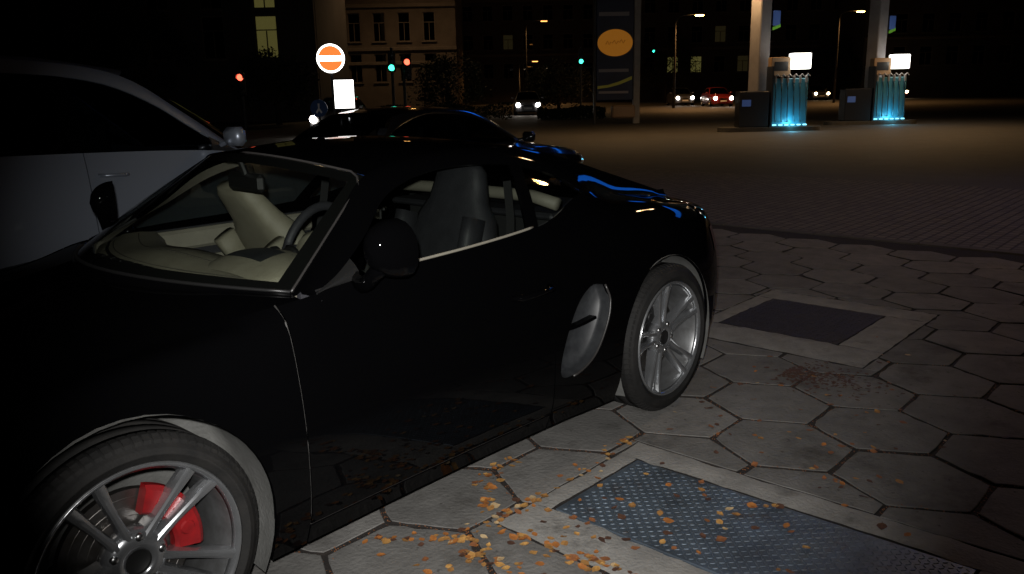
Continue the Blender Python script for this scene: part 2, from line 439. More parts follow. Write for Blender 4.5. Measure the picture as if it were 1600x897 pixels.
def shell(bd, root, paint, glass_ws, glass_side, doors, names=None):
    """panels, roof, glass and pillars shared by every car."""
    ax = bd.axles; n = bd.res
    nose, tail = bd.XS[0], bd.XS[-1]
    bsp = bd.bump_front; btl = bd.bump_rear
    a0, a1 = ax[0][0] - ax[0][2], ax[0][0] + ax[0][2]
    b0, b1 = ax[1][0] - ax[1][2], ax[1][0] + ax[1][2]
    g = .0025
    sill = bd.sill
    for sg in (-1, 1):
        bd.panel('front_bumper', [(nose, bsp - g, -1, 9, n, n)], paint, root, sg)
        bd.panel('front_fender', [(bsp + g, a0, -1, 9, max(3, n // 2), n), (a0, a1, -1, 9, 2 * n, n), (a1, doors[0] - g, -1, 9, max(3, n // 2), n)], paint, root, sg)
        for i in range(len(doors) - 1):
            bd.panel('door', [(doors[i] + g, doors[i + 1] - g, sill + .004, 9, 2 * n, n)], paint, root, sg)
        bd.panel('sill', [(doors[0] + g, doors[-1] - g, -1, sill - .004, n, 6)], paint, root, sg)
        if not bd.custom_quarter or sg > 0:
            pcs = [(doors[-1] + g, b0, -1, 9, n, n)] if b0 > doors[-1] + .02 else []
            pcs += [(max(b0, doors[-1] + g), b1, -1, 9, 2 * n, n), (b1, btl - g, -1, 9, max(3, n // 2), n)]
            bd.panel('rear_quarter', pcs, paint, root, sg)
        bd.panel('rear_bumper', [(btl + g, tail, -1, 9, n, n)], paint, root, sg)
        # pillar and roof rail band, side glass
        nb = 3 * n
        T = catmull(bd.T, nb); Rr = catmull(bd.Rw[:-1] + bd.Rr, nb)
        G = []
        for t, r in zip(T, Rr):
            row = []
            for w in np.linspace(0, 1, 7):
                p = t + (r - t) * w + np.array([0, .45, .9]) * bd.bulge * 4 * w * (1 - w)
                row.append((p[0], sg * p[1], p[2]))
            G.append(row)
        grid('roof_rail', G, paint, root, flip=(sg > 0), flange=.014)
        if bd.sailx:
            xs = np.linspace(bd.sailx[0], bd.sailx[1], n)
            Rs = catmull(bd.Rr + bd.Rt[1:], 200); G = []
            for x in xs:
                r = np.array([np.interp(x, Rs[:, 0], Rs[:, k]) for k in range(3)])
                b = np.array([x, bd.val('By', x), bd.val('Bz', x)])
                row = []
                for w in np.linspace(0, 1, 9):
                    p = b + (r - b) * w - np.array([0, .6, .6]) * .012 * 4 * w * (1 - w)
                    row.append((x, sg * p[1], p[2]))
                G.append(row)
            grid('rear_pillar', G, paint, root, flip=(sg > 0))
        Td = catmull(bd.T, 300)
        def side(x, w, off=0.):
            t = np.array([np.interp(x, Td[:, 0], Td[:, k]) for k in range(3)]); b = np.array([x, bd.val('By', x), bd.val('Bz', x)])
            p = b + (t - b) * w
            return (x, sg * (p[1] + .012 * 4 * w * (1 - w) + off), p[2])
        def xmap(s_, w):
            xb = np.interp(s_, bd.sk, bd.xb); xt = np.interp(s_, bd.sk, bd.xt); return xb + (xt - xb) * w
        def patch(s0, s1, nn, off):
            return [[side(xmap(s_, w), w, off) for w in np.linspace(0, 1, 7)] for s_ in np.linspace(s0, s1, nn)]
        sp = [0.] + bd.splits + [1.]
        for i in range(len(sp) - 1):
            a = sp[i] + (.022 if i else 0); b = sp[i + 1] - (.022 if i < len(sp) - 2 else 0)
            grid('side_window', patch(a, b, n, -.010), glass_side, root, flip=(sg > 0))
        for q in bd.splits:
            grid('door_pillar', patch(q - .026, q + .026, 5, -.004), 'black_paint', root, flip=(sg > 0), flange=.014)
        grid('mirror_sail', [[side(x, w, -.004) for w in np.linspace(0, 1, 4)] for x in np.linspace(bd.T[0][0] + .01, bd.xb[0], 5)], 'black_trim', root, flip=(sg > 0), flange=.01)
    # across the car
    nw = max(8, n)
    E = catmull(bd.Rw, nw); C = catmull(bd.Cw, nw)
    grid('windshield', bd.top(E, C), glass_ws, root)
    E = catmull(bd.Rr, 2 * nw); C = catmull(bd.Cr, 2 * nw)
    grid('roof', bd.top(E, C, pw=2.3), paint, root)
    E = catmull(bd.Rt, nw); C = catmull(bd.Ct, nw)
    grid('rear_window', bd.top(E, C), bd.rear_glass, root)
    # hood follows the fender edge, its back edge the foot of the windshield
    us = np.linspace(-1, 1, 25); G = []
    Ec, Cc = bd.Rw[0], bd.Cw[0]
    for q in np.linspace(0, 1, 2 * n):
        row = []
        for u in us:
            xe = Cc[0] - .015 + (Ec[0] - Cc[0]) * u * u; x = bd.hood0 + (xe - bd.hood0) * q
            by, bz = bd.val('By', x), bd.val('Bz', x); hz = float(pchip(bd.hx, bd.hz, x))
            row.append((x, u * (by - .004), bz - .002 + (hz - bz) * (1 - u * u)))
        G.append(row)
    hr = np.array(G[-1])
    grid('hood', G, paint, root, flange=.012)
    wb = bd.top(catmull(bd.Rw, nw), catmull(bd.Cw, nw))[0]
    grid('cowl_panel', [[tuple(h + (w - h) * t + np.array([0, 0, -.004 if 0 < t < 1 else -.001])) for h, w in zip(hr, wb)] for t in np.linspace(0, 1, 5)], 'black_paint', root)
    G = []
    for x in np.linspace(bd.XS[0], bd.hood0 - .004, n):
        by, bz = bd.val('By', x), bd.val('Bz', x)
        hz = float(pchip(bd.hx, bd.hz, max(x, bd.hood0))) - float(pchip(bd.XS, bd.Bz, bd.hood0)) + bz
        G.append([(x, u * by, bz + (hz - bz) * (1 - u * u)) for u in us])
    grid('nose_panel', G, paint, root)
    G = []
    for x in np.linspace(bd.deck0, tail, n):
        by, bz = bd.val('By', x), bd.val('Bz', x)
        G.append([(x, u * by, bz + .022 * (1 - u * u)) for u in us])
    grid('rear_deck', G, paint, root)
    for nm, x in (('front_valance', nose), ('rear_valance', tail)):
        c = bd.sect(x, 14); V = [(x, -a, b) for a, b in c] + [(x, a, b) for a, b in c[::-1]]
        mesh(nm, V, [tuple(range(len(V)))], paint, root)
    mb = MB(); mb.box(((nose + tail) / 2, 0, .21), (tail - nose - .35, 1.30, .10))
    mb.build('underbody', 'carpet', root)

def wheel_parts(name, parent, loc, rimr, tyr, width, rot=0., detail=2, sgn=-1, caliper=None, cmat='caliper_red'):
    """wheel centred at loc, outer face toward sgn*y."""
    k = 72 if detail == 2 else 24
    w = bpy.data.objects.new(name, None)
    mb = MB(); h = width; r0, r1 = rimr, tyr
    rb = rimr - .012
    prof = [(.004, r0 - .004), (-.006, r0 + .010), (-.0115, r0 + .020), (-.0135, r0 + .022), (-.0135, r0 + .025), (-.0115, r0 + .027), (-.0105, r1 - .036), (-.0085, r1 - .034), (-.0085, r1 - .031), (-.0055, r1 - .029), (.003, r1 - .015), (.020, r1 - .003)]
    tr = []
    for q in (.25, .5, .75):
        y = .012 + (h - .024) * q; tr += [(y - .006, r1), (y - .005, r1 - .007), (y + .005, r1 - .007), (y + .006, r1)]
    prof += tr + [(h - .022, r1 - .003), (h - .002, r1 - .02), (h + .01, r1 - .04), (h, r0), (h * .5, r0 - .02)]
    barrel = MB().lathe([(0, r0 + .002), (-.006, r0), (-.004, r0 - .008), (.012, r0 - .016), (.03, r0 - .024), (h * .8, r0 - .034), (h, r0 - .01), (h * .8, r0 - .03), (.03, r0 - .018)], n=k)
    wo = barrel.build(name, 'alloy_barrel', parent, smooth=True)
    wo.location = loc
    if sgn > 0: wo.rotation_euler = (0, 0, math.pi)
    mb.lathe(prof, n=k).build('tyre', 'tyre', wo, smooth=False if detail < 2 else True)
    if detail == 2:
        tb = MB(); nb_ = 84
        for q in range(nb_):
            a = 2 * math.pi * q / nb_; hw_ = math.pi / nb_ * .72; V = []
            for da in (-hw_, hw_):
                for hh_, rr_ in ((-.001, r1 - .020), (.004, r1 - .011), (.020, r1 + .001), (.040, r1 + .002), (.040, r1 - .006)): V.append((rr_ * math.cos(a + da), hh_, rr_ * math.sin(a + da)))
            tb.add(V, [(0, 1, 6, 5), (1, 2, 7, 6), (2, 3, 8, 7), (3, 4, 9, 8), (0, 1, 2, 3, 4), (9, 8, 7, 6, 5)])
        tag(tb.build('tread_blocks', 'tyre', wo), kind='stuff')
        # mid-ring lip, spokes, hub, bolts, brake
        MB().lathe([(-.0075, r0 + .001), (-.009, r0 - .006), (.004, r0 - .012), (.012, r0 - .020), (.010, r0 - .010)], n=k).build('rim_lip', 'alloy', wo, smooth=True)
        for i in range(5):
            for sd_ in (-1, 1):
                a = R(rot + 72 * i); m_ = MB(); V = []; st = np.linspace(0, 1, 9)
                for t in st:
                    rr = .046 + (r0 - .016 - .046) * t
                    off = sd_ * (.0165 + .024 * t ** 1.2); hw = .0180 - .0055 * math.sin(math.pi * min(1, t * 1.15)) * .9
                    yy = .040 - .036 * t ** 1.6
                    dp = .020 + .012 * (1 - t)
                    for (cx, cy) in ((-1, .55), (-.72, -.10), (-.3, -.25), (.3, -.25), (.72, -.10), (1, .55), (.8, 1.5), (-.8, 1.5)):
                        lx, lz = rr, off + cx * hw
                        V.append((lx * math.cos(a) - lz * math.sin(a), yy + cy * dp, lx * math.sin(a) + lz * math.cos(a)))
                m8 = 8; F = [(j * m8 + q, j * m8 + (q + 1) % m8, (j + 1) * m8 + (q + 1) % m8, (j + 1) * m8 + q) for j in range(8) for q in range(m8)]
                F += [tuple(range(8)), tuple(range(71, 63, -1))]
                m_.add(V, F).build('spoke', 'alloy', wo, smooth=True, sharp=24)
        MB().lathe([(.030, .034), (.028, .052), (.034, .074), (.050, .086), (.075, .086), (.075, .034)], n=40).build('hub', 'alloy', wo, smooth=True)
        MB().lathe([(.034, .0), (.034, .030), (.030, .034), (.06, .034), (.06, 0)], n=32, closed=False).build('centre_cap', 'hub_black', wo, smooth=True)
        for i in range(5):
            a = R(rot + 36 + 72 * i)
            MB().lathe([(.026, 0), (.026, .008), (.030, .0115), (.05, .0115)], c=(.064 * math.cos(a), 0, .064 * math.sin(a)), n=12, closed=False).build('wheel_bolt', 'bolt', wo, smooth=True)
        MB().lathe([(.095, .06), (.095, .100), (.0955, .101), (.095, .102), (.095, .125), (.0958, .126), (.095, .127), (.095, .150), (.0958, .151), (.095, .152), (.095, .172), (.117, .172), (.117, .06)], n=56).build('brake_disc', 'disc_steel', wo, smooth=False)
        if caliper is not None:
            a0, a1 = R(caliper - 42), R(caliper + 42)
            c_ = MB()
            c_.lathe([(.062, .112), (.052, .120), (.050, .178), (.060, .190), (.085, .190), (.090, .112)], n=18, a0=a0, a1=a1)
            for dq in (-21, 0, 21):
                q = R(caliper + dq); c_.lathe([(.046, .0), (.046, .017), (.054, .023), (.07, .023)], c=(.148 * math.cos(q), 0, .148 * math.sin(q)), n=14, closed=False)
            c_.build('brake_caliper', cmat, wo)
    else:
        m_ = MB(); m_.lathe([(.02, 0), (.015, .05), (.03, .07), (.05, .07)], n=14, closed=False)
        for i in range(5):
            a = R(72 * i + rot); c, s_ = math.cos(a), math.sin(a); V = []
            for rr, hw in ((.04, .03), (r0 - .015, .022)):
                for q, y in ((-1, .02), (1, .02), (1, .05), (-1, .05)): V.append((rr * c - q * hw * s_, y, rr * s_ + q * hw * c))
            m_.add(V, [(0, 1, 5, 4), (1, 2, 6, 5), (2, 3, 7, 6), (3, 0, 4, 7)])
        m_.build('rim', 'alloy', wo)
    return wo

# ---- the black sports coupe -------------------------------------------------
XS = [-.93, -.90, -.80, -.60, -.375, 0, .375, .6, .9, 1.3, 1.7, 2.1, 2.475, 2.86, 3.1, 3.3, 3.42, 3.46]
cay = Body(XS=XS, res=16, zmid=.50, sill=.225, bulge=.010,
    W=[.25, .42, .62, .79, .865, .893, .888, .882, .88, .882, .89, .902, .910, .875, .79, .66, .46, .25],
    By=[.20, .30, .42, .50, .56, .64, .72, .80, .797, .79, .772, .672, .60, .575, .55, .48, .36, .18],
    Bz=[.55, .60, .66, .70, .745, .81, .865, .903, .929, .942, .966, 1.045, 1.0, .945, .905, .87, .84, .80],
    zb=[.24, .22, .19, .17, .165, .16, .155, .155, .158, .16, .16, .15, .16, .19, .21, .24, .28, .32],
    fx=[-.9, -.4, 0, .45, .75, 1.6, 2.0, 2.3, 2.6, 3.4], fy=[.6, .64, .68, .6, .45, .45, .52, .62, .70, .60], fz=[.8, .9, .92, .8, .62, .62, .66, .68, .80, .8],
    axles=[(0, .336, .382), (2.475, .347, .388)],
    bump_front=-.52, bump_rear=2.98,
    Rw=[(.594, .72, .903), (.833, .625, 1.066), (1.035, .545, 1.207)],
    Cw=[(.33, 0, .93), (.60, 0, 1.12), (.89, 0, 1.275)],
    Rr=[(1.035, .545, 1.207), (1.4, .505, 1.262), (1.8, .495, 1.252), (2.1, .50, 1.205)],
    Cr=[(.89, 0, 1.275), (1.3, 0, 1.302), (1.65, 0, 1.298), (2.08, 0, 1.25)],
    Rt=[(2.1, .50, 1.205), (2.5, .505, 1.095), (2.95, .52, .965)],
    Ct=[(2.08, 0, 1.25), (2.5, 0, 1.13), (3.0, 0, .975)],
    T=[(.62, .80, .905), (.74, .768, .950), (.9, .70, 1.035), (1.05, .62, 1.131), (1.2, .585, 1.18), (1.416, .563, 1.207), (1.765, .568, 1.188), (2.0, .61, 1.125), (2.115, .665, 1.05)],
    sailx=(2.1, 3.0), sk=[0, .6, 1], xb=[.80, 1.655, 2.10], xt=[.80, 1.80, 2.11], splits=[.6],
    hood0=-.62, hx=[-.9, -.6, -.3, 0, .3, .6], hz=[.60, .715, .768, .82, .90, .955], deck0=2.95,
    rear_glass='dark_glass', custom_quarter=True)

car = empty('sports_coupe', (0, 0, 0))
tag(car, 'black two-door sports coupe with alloy wheels, red brake caliper and pale interior in the foreground', 'car')
shell(cay, car, 'black_paint', 'windscreen_glass', 'side_glass', [.505, 1.64])

# near rear quarter, with the side air intake cut out of it
INT = catmull([(1.985, .695), (2.003, .62), (1.965, .515), (1.885, .41), (1.775, .362), (1.688, .37), (1.676, .43), (1.722, .545), (1.80, .65), (1.90, .705), (1.985, .695)], 44)[:-1]
def inside(poly, x, z):
    n = len(poly); c = False; j = n - 1
    for i in range(n):
        if (poly[i][1] > z) != (poly[j][1] > z) and x < (poly[j][0] - poly[i][0]) * (z - poly[i][1]) / (poly[j][1] - poly[i][1]) + poly[i][0]: c = not c
        j = i
    return c
def quarter_with_intake():
    b0 = cay.axles[1][0] - cay.axles[1][2]; b1 = cay.axles[1][0] + cay.axles[1][2]
    G = cay.piece(1.6425, b0, nc=32, nr=56); nu, nv = G.shape[:2]
    V = [tuple(v) for v in G.reshape(-1, 3)]; F = gridfaces(nu, nv)
    cen = INT.mean(0); big = cen + (INT - cen) * (1 + .008 / np.linalg.norm(INT - cen, axis=1))[:, None]
    keep = []
    for f in F:
        if any(inside(big, V[i][0], V[i][2]) for i in f) or any(inside(big, *(np.mean([V[i] for i in f], axis=0)[[0, 2]])) for _ in (0,)): continue
        keep.append(f)
    # boundary loop of the hole
    cnt = {}
    for f in keep:
        for a, b in zip(f, f[1:] + f[:1]): cnt[(a, b)] = 1
    bnd = {a: b for (a, b) in cnt if (b, a) not in cnt and not any((v // nv in (0, nu - 1)) or (v % nv in (0, nv - 1)) for v in (a, b))}
    # the loop may touch the front edge column; include such edges when both ends border removed faces
    rem = set(map(tuple, F)) - set(keep); rv = {v for f in rem for v in f}
    bnd = {a: b for (a, b) in cnt if (b, a) not in cnt and a in rv and b in rv and (any(a in f and b in f for f in rem))}
    st = next(iter(bnd)); loop = [st]
    while bnd.get(loop[-1], st) != st and len(loop) < 500: loop.append(bnd[loop[-1]])
    P2 = [Vector((V[i][0], V[i][2])) for i in loop] + [Vector(p) for p in INT]
    nl = len(loop); ni = len(INT)
    E = [(i, (i + 1) % nl) for i in range(nl)] + [(nl + i, nl + (i + 1) % ni) for i in range(ni)]
    r = geometry.delaunay_2d_cdt(P2, E, [], 0, 1e-6)
    outer = [(p.x, p.y) for p in P2[:nl]]
    idx = []
    for p, org in zip(r[0], r[3]):
        k = org[0] if org else None
        if k is not None and k < nl: idx.append(loop[k])
        else:
            idx.append(len(V)); V.append((p.x, -cay.ysurf(p.x, p.y), p.y))
    for t in r[2]:
        c = sum((r[0][i] for i in t), Vector((0, 0))) / 3
        if inside(outer, c.x, c.y) and not inside(INT, c.x, c.y):
            f = [idx[i] for i in t]
            a, b, c3 = (Vector(V[i]) for i in f)
            if (b - a).cross(c3 - a).y > 0: f = f[::-1]
            keep.append(tuple(f))
    for pc in ((b0, b1, -1, 9, 36, 18), (b1, 2.9775, -1, 9, 8, 18)):
        G = cay.piece(*pc[:4], nc=pc[4], nr=pc[5]); n = len(V)
        V += [tuple(v) for v in G.reshape(-1, 3)]; keep += [tuple(i + n for i in f) for f in gridfaces(*G.shape[:2])]
    return mesh('rear_quarter', V, keep, 'black_paint', car, flange=.014)
rq = quarter_with_intake()
def intake_pt(p, dep, sc=1., dx=0.):
    c = INT.mean(0); q = c + (np.array(p) - c) * sc
    return (q[0] + dx, -cay.ysurf(q[0], q[1]) + dep, q[1])
duct = empty('tmp'); bpy.data.objects.remove(duct)
V = []; n = len(INT)
for sc, dep, dx in ((1.0, .004, 0), (.985, .02, .002), (.95, .045, .012), (.90, .065, .02)):
    V += [intake_pt(p, dep, sc, dx) for p in INT]
F = [(k * n + i, k * n + (i + 1) % n, (k + 1) * n + (i + 1) % n, (k + 1) * n + i) for k in range(3) for i in range(n)]
ctr = len(V); V.append(intake_pt(INT.mean(0), .075, 1, .02)); F += [(3 * n + i, 3 * n + (i + 1) % n, ctr) for i in range(n)]
duct = mesh('air_intake', V, F, 'intake_grey', car, smooth=True, label='grey side air intake ahead of the rear wheel')
MB().tube([intake_pt(p, -.001, .995) for p in INT[:20]], .005, 6).build('intake_rim', 'seal', duct, smooth=True)
bl = MB(); V = []
for t in np.linspace(0, 1, 7):
    x = 1.70 + .22 * t; z = .555 + .012 * t - .006 * math.sin(math.pi * t); y = -cay.ysurf(min(x, 2.0), z)
    for dy, dz in ((.014, .006), (.012, -.004), (.05, -.008), (.05, .004)): V.append((x, y + dy, z + dz))
bl.add(V, [(j * 4 + q, j * 4 + (q + 1) % 4, j * 4 + 4 + (q + 1) % 4, j * 4 + 4 + q) for j in range(6) for q in range(4)] + [(0, 1, 2, 3), (27, 26, 25, 24)])
bl.build('intake_blade', 'black_paint', duct)

# seams, seals, trims
def side_line(pts, off): return [(x, -(cay.ysurf(x, z) + off), z) for x, z in pts]
MB().tube(side_line([(.5035, z) for z in np.linspace(.225, .89, 16)], -.005), .0035, 5).build('door_seal', 'jamb_grey', car, smooth=True)
MB().tube(side_line([(x, .225) for x in np.linspace(.40, 1.635, 20)], -.007), .003, 5).build('sill_seal', 'seal', car, smooth=True)
Ee = catmull(cay.Rw, 30)
hd = cay.top(catmull(cay.Rw, 12), catmull(cay.Cw, 12))
seal = [(x, -y, z + .003) for x, y, z in Ee[:-3]] + [tuple(p + np.array([0, 0, .003])) for p in (hd[-1][0] * .62 + hd[-2][1] * .38, hd[-1][1])] + [tuple(p + np.array([0, 0, .003])) for p in hd[-1][2:13]]
MB().tube(seal, .0042, 6).build('windshield_seal', 'seal', car, smooth=True)
MB().tube([(x, y + .004, z + .003) for x, y, z in hd[0]], .006, 6).build('cowl_seal', 'black_trim', car, smooth=True)
belt = [(x, -(cay.val('By', x) - .004), cay.val('Bz', x) + .004) for x in np.linspace(.80, 1.655, 30)]
MB().tube(belt, .0055, 6).build('window_trim', 'beige_panel', car, smooth=True)
# door handle, recessed cup and fuel of detail
hx_, hz_ = 1.55, .735
dh = MB(); dh.tube([(hx_ - .11, -cay.ysurf(hx_ - .11, hz_) + .004, hz_), (hx_ - .09, -cay.ysurf(hx_, hz_) - .030, hz_ + .003), (hx_, -cay.ysurf(hx_, hz_) - .034, hz_ + .006), (hx_ + .08, -cay.ysurf(hx_ + .08, hz_) - .030, hz_ + .008), (hx_ + .10, -cay.ysurf(hx_ + .1, hz_) + .004, hz_ + .008)], .012, 8)
dh.build('door_handle', 'black_paint', car, smooth=True)

# wheels and liners
for xc, zc, rr, sg, rot, cal, face, wd in ((0, .336, .336, -1, 45, 32, .885, .235), (2.475, .347, .347, -1, 28, 150, .898, .265), (0, .336, .336, 1, 20, 38, .885, .235), (2.475, .347, .347, 1, 10, 150, .898, .265)):
    nm = 'front_wheel' if xc == 0 else 'rear_wheel'
    wheel_parts(nm, car, (xc, sg * face, zc), .268, rr, wd, rot=rot if sg < 0 else 180 - rot, sgn=sg, caliper=cal if sg < 0 else 180 - cal, cmat='caliper_red' if xc == 0 else 'hub_black')
    ar = [a for a in cay.axles if a[0] == xc][0][2]
    V = []; nn = 28
    for j, yy in enumerate((.872, .80, .70, .58)):
        for k in range(nn + 1):
            a = math.pi * (-.16 + 1.32 * k / nn)
            rad = ar + (.002 if j == 0 else .012)
            V.append((xc + rad * math.cos(a), sg * (yy if xc == 0 else yy + .012), zc + rad * math.sin(a)))
    F = [(j * (nn + 1) + k, j * (nn + 1) + k + 1, (j + 1) * (nn + 1) + k + 1, (j + 1) * (nn + 1) + k) for j in range(3) for k in range(nn)]
    last = 3 * (nn + 1); V.append((xc, sg * .58, zc)); F += [(last + k, last + k + 1, len(V) - 1) for k in range(nn)]
    mesh('wheel_arch_liner', V, F, 'arch_plastic', car, smooth=True)

# black ceramic border printed along the windshield edge
Gw = cay.top(catmull(cay.Rw, 40), catmull(cay.Cw, 40), nu=81); V = []; F = []
nu_, nv_ = Gw.shape[:2]
Gf = Gw - np.array([-.003, 0, .004])
for i in range(nu_ - 1):
    for j in range(nv_ - 1):
        if i < 3 or i >= nu_ - 4 or j < 3 or j >= nv_ - 4: F.append((i * nv_ + j, (i + 1) * nv_ + j, (i + 1) * nv_ + j + 1, i * nv_ + j + 1))
mesh('windshield_border', Gf.reshape(-1, 3), F, 'frit', car, smooth=True)

# door mirrors
for sg in (-1, 1):
    V = []; nu, nv = 12, 16
    for i in range(nu + 1):
        t = i / nu                                  # t=0 front of the shell, 1 = glass edge
        sx = -.06 + .11 * t; k = math.sqrt(max(0, 1 - (1 - t) ** 2.2))
        for j in range(nv):
            a = 2 * math.pi * j / nv; ca, sa = math.cos(a), math.sin(a)
            ey = .056 * (abs(ca) ** .85) * (1 if ca > 0 else -1); ez = .088 * (abs(sa) ** .85) * (1 if sa > 0 else -1)
            V.append((.765 + sx + .028 * ca * k, sg * (.965 + ey * k), 1.035 + ez * k - .012 * ca * k))
    F = [(i * nv + j, i * nv + (j + 1) % nv, (i + 1) * nv + (j + 1) % nv, (i + 1) * nv + j) for i in range(nu) for j in range(nv)]
    mo = mesh('door_mirror', V, [f if sg < 0 else f[::-1] for f in F], 'black_paint', car, smooth=True)
    V2 = [(v[0] - .004, v[1], v[2]) for v in V[nu * nv:]]
    mesh('mirror_glass', V2, [tuple(range(nv))], 'mirror_glass', mo)
    MB().tube([(.80, sg * .785, .915), (.765, sg * .85, .917), (.74, sg * .905, .935), (.745, sg * .935, .965), (.755, sg * .96, .99)], [.030, .028, .024, .024, .028], 10).build('mirror_arm', 'black_paint', mo, smooth=True)

# lamps at both ends
for sg in (-1, 1):
    V = []
    for i in range(9):
        for j in range(7):
            x = -.72 + .30 * i / 8; z = .60 + .11 * j / 6 + .05 * i / 8
            V.append((x, sg * (cay.ysurf(x, min(z, cay.val('Bz', x) - .03)) + .004), min(z, cay.val('Bz', x) - .03)))
    mesh('headlight', V, gridfaces(9, 7, sg > 0), 'lens', car, smooth=True)
    V = []
    for i in range(9):
        for j in range(6):
            x = 3.06 + .26 * i / 8; z = .66 + .12 * j / 5
            V.append((x, sg * (cay.ysurf(x, z) + .004), z))
    mesh('tail_light', V, gridfaces(9, 6, sg > 0), 'tail_red', car, smooth=True)

# ---- cabin ------------------------------------------------------------------
def rounded(name, spine, sec, m, parent, n=14):
    """loft along spine [(x,z,half_w,half_t,tilt)] at lateral centre sec; rounded cross-sections."""
    V = []
    for (x, z, hw, ht, a) in spine:
        for k in range(n):
            w = 2 * math.pi * k / n; cy = math.cos(w); cs = math.sin(w)
            yy = hw * (abs(cy) ** .55) * (1 if cy > 0 else -1); tt = ht * (abs(cs) ** .6) * (1 if cs > 0 else -1)
            V.append((x + tt * math.cos(a), sec + yy, z + tt * math.sin(a)))
    L = len(spine)
    F = [(i * n + k, i * n + (k + 1) % n, (i + 1) * n + (k + 1) % n, (i + 1) * n + k) for i in range(L - 1) for k in range(n)] + [tuple(range(n - 1, -1, -1)), tuple(range((L - 1) * n, L * n))]
    o = mesh(name, V, F, m, parent, smooth=True)
    bm = bmesh.new(); bm.from_mesh(o.data); bmesh.ops.recalc_face_normals(bm, faces=bm.faces); bm.to_mesh(o.data); bm.free()
    return o
# floor tub and bulkhead
tub = MB(); tub.box((1.35, 0, .285), (1.7, 1.36, .02)); tub.box((.60, 0, .55), (.02, 1.36, .52)); tub.box((2.22, 0, .62), (.02, 1.15, .66)); tub.build('cabin_floor', 'carpet', car)
# headliner and pillar trims sit inside the roof skin
E = catmull([(1.12, .51, 1.190), (1.4, .485, 1.235), (1.8, .475, 1.225), (2.1, .48, 1.178)], 20); C = catmull([(.985, 0, 1.254), (1.3, 0, 1.272), (1.65, 0, 1.268), (2.08, 0, 1.222)], 20)
grid('headliner', cay.top(E, C, pw=2.3), 'headliner', car, flip=True)
for sg in (-1, 1):
    T = catmull([(p[0], p[1] - .03, p[2] - .004) for p in cay.T], 40); Rr = catmull([(p[0] + .015, p[1] - .028, p[2] - .022) for p in cay.Rw[:-1] + cay.Rr], 40)
    G = [[tuple(np.array([1, sg, 1]) * (t + (r - t) * w)) for w in np.linspace(0, 1, 5)] for t, r in zip(T, Rr)]
    grid('pillar_trim', G, 'headliner' if sg > 0 else 'black_trim', car, flip=(sg < 0))
    # door panel: pale upper roll, dark slot, pale lower pad
    dp = MB()
    for z0, z1, yo in ((.815, .905, .70), (.52, .775, .705), (.30, .51, .72)):
        dp.box((1.14, sg * (yo + .02), (z0 + z1) / 2), (1.06, .05, z1 - z0), bev=.014)
    dp.build('door_card', 'beige_panel', car)
    db = MB(); db.box((1.14, sg * .742, .60), (1.07, .02, .62)); db.build('door_backing', 'charcoal_leather', car)
# dashboard
us = np.linspace(-1, 1, 41); G = []
prof = [(.0, -.045), (.02, .0), (.07, .016), (.14, .030), (.22, .030), (.30, .020), (.34, -.02), (.35, -.10), (.32, -.20), (.30, -.34)]
for dx, dz in prof:
    row = []
    for u in us:
        xb = .40 + .20 * u * u; wv = .012 * math.cos(u * 5.0)
        row.append((xb + dx * (1 - .15 * u * u), u * .685, .905 - .012 * u * u + dz + (wv if dx > .1 else 0)))
    G.append(row)
dash = grid('dashboard', G, 'beige_leather', car, flip=False)
V = []
for i in range(13):
    t = i / 12
    for j in range(17):
        a = math.pi * j / 16
        wy = .215 * math.sin(math.pi * (.32 + .5 * t)) ; hz = .078 * math.sin(math.pi * min(1, .10 + .62 * t)) ** .8
        V.append((.565 + .24 * t, -.40 - wy * math.cos(a), .900 + hz * math.sin(a) ** .7))
hood_ = mesh('instrument_hood', V, gridfaces(13, 17), 'beige_leather', dash, smooth=True)
V = []
for i in range(7):
    for j in range(9):
        t = .30 + .45 * i / 6; a = math.pi * (.36 + .34 * j / 8)
        wy = .215 * math.sin(math.pi * (.32 + .5 * t)); hz = .078 * math.sin(math.pi * min(1, .10 + .62 * t)) ** .8
        V.append((.565 + .24 * t, -.40 - wy * math.cos(a), .903 + hz * math.sin(a) ** .7))
mesh('hood_panel', V, gridfaces(7, 9), 'intake_grey', dash, smooth=True)
MB().tube([(.455 + .20 * u * u + .0, u * .66, .918 - .01 * u * u) for u in np.linspace(-.95, .95, 30)], .007, 6).build('dash_vent_strip', 'black_trim', dash, smooth=True)
# steering wheel
sw = MB(); ctr_ = Vector((.93, -.37, .93)); tilt = R(24)
def swp(a, r, h=0.):
    y = r * math.cos(a); q = r * math.sin(a)
    return (ctr_.x + q * math.sin(tilt) * .95 + h * math.cos(tilt), ctr_.y + y, ctr_.z + q * math.cos(tilt) + h * -math.sin(tilt))
sw.tube([swp(2 * math.pi * k / 36, .178) for k in range(37)], .017, 8)
for a in (0, math.pi, -math.pi / 2 - .22, -math.pi / 2 + .22): sw.tube([swp(a, .05), swp(a, .17)], [.028, .016], 6)
st_ = sw.build('steering_wheel', 'charcoal_leather', car, smooth=True)
ap = MB(); ap.tube([swp(0, 0, -.05), swp(0, 0, -.03), swp(0, 0, .02), swp(0, 0, .035)], [.05, .078, .075, .05], 16); ap.build('airbag_hub', 'beige_leather', st_, smooth=True)
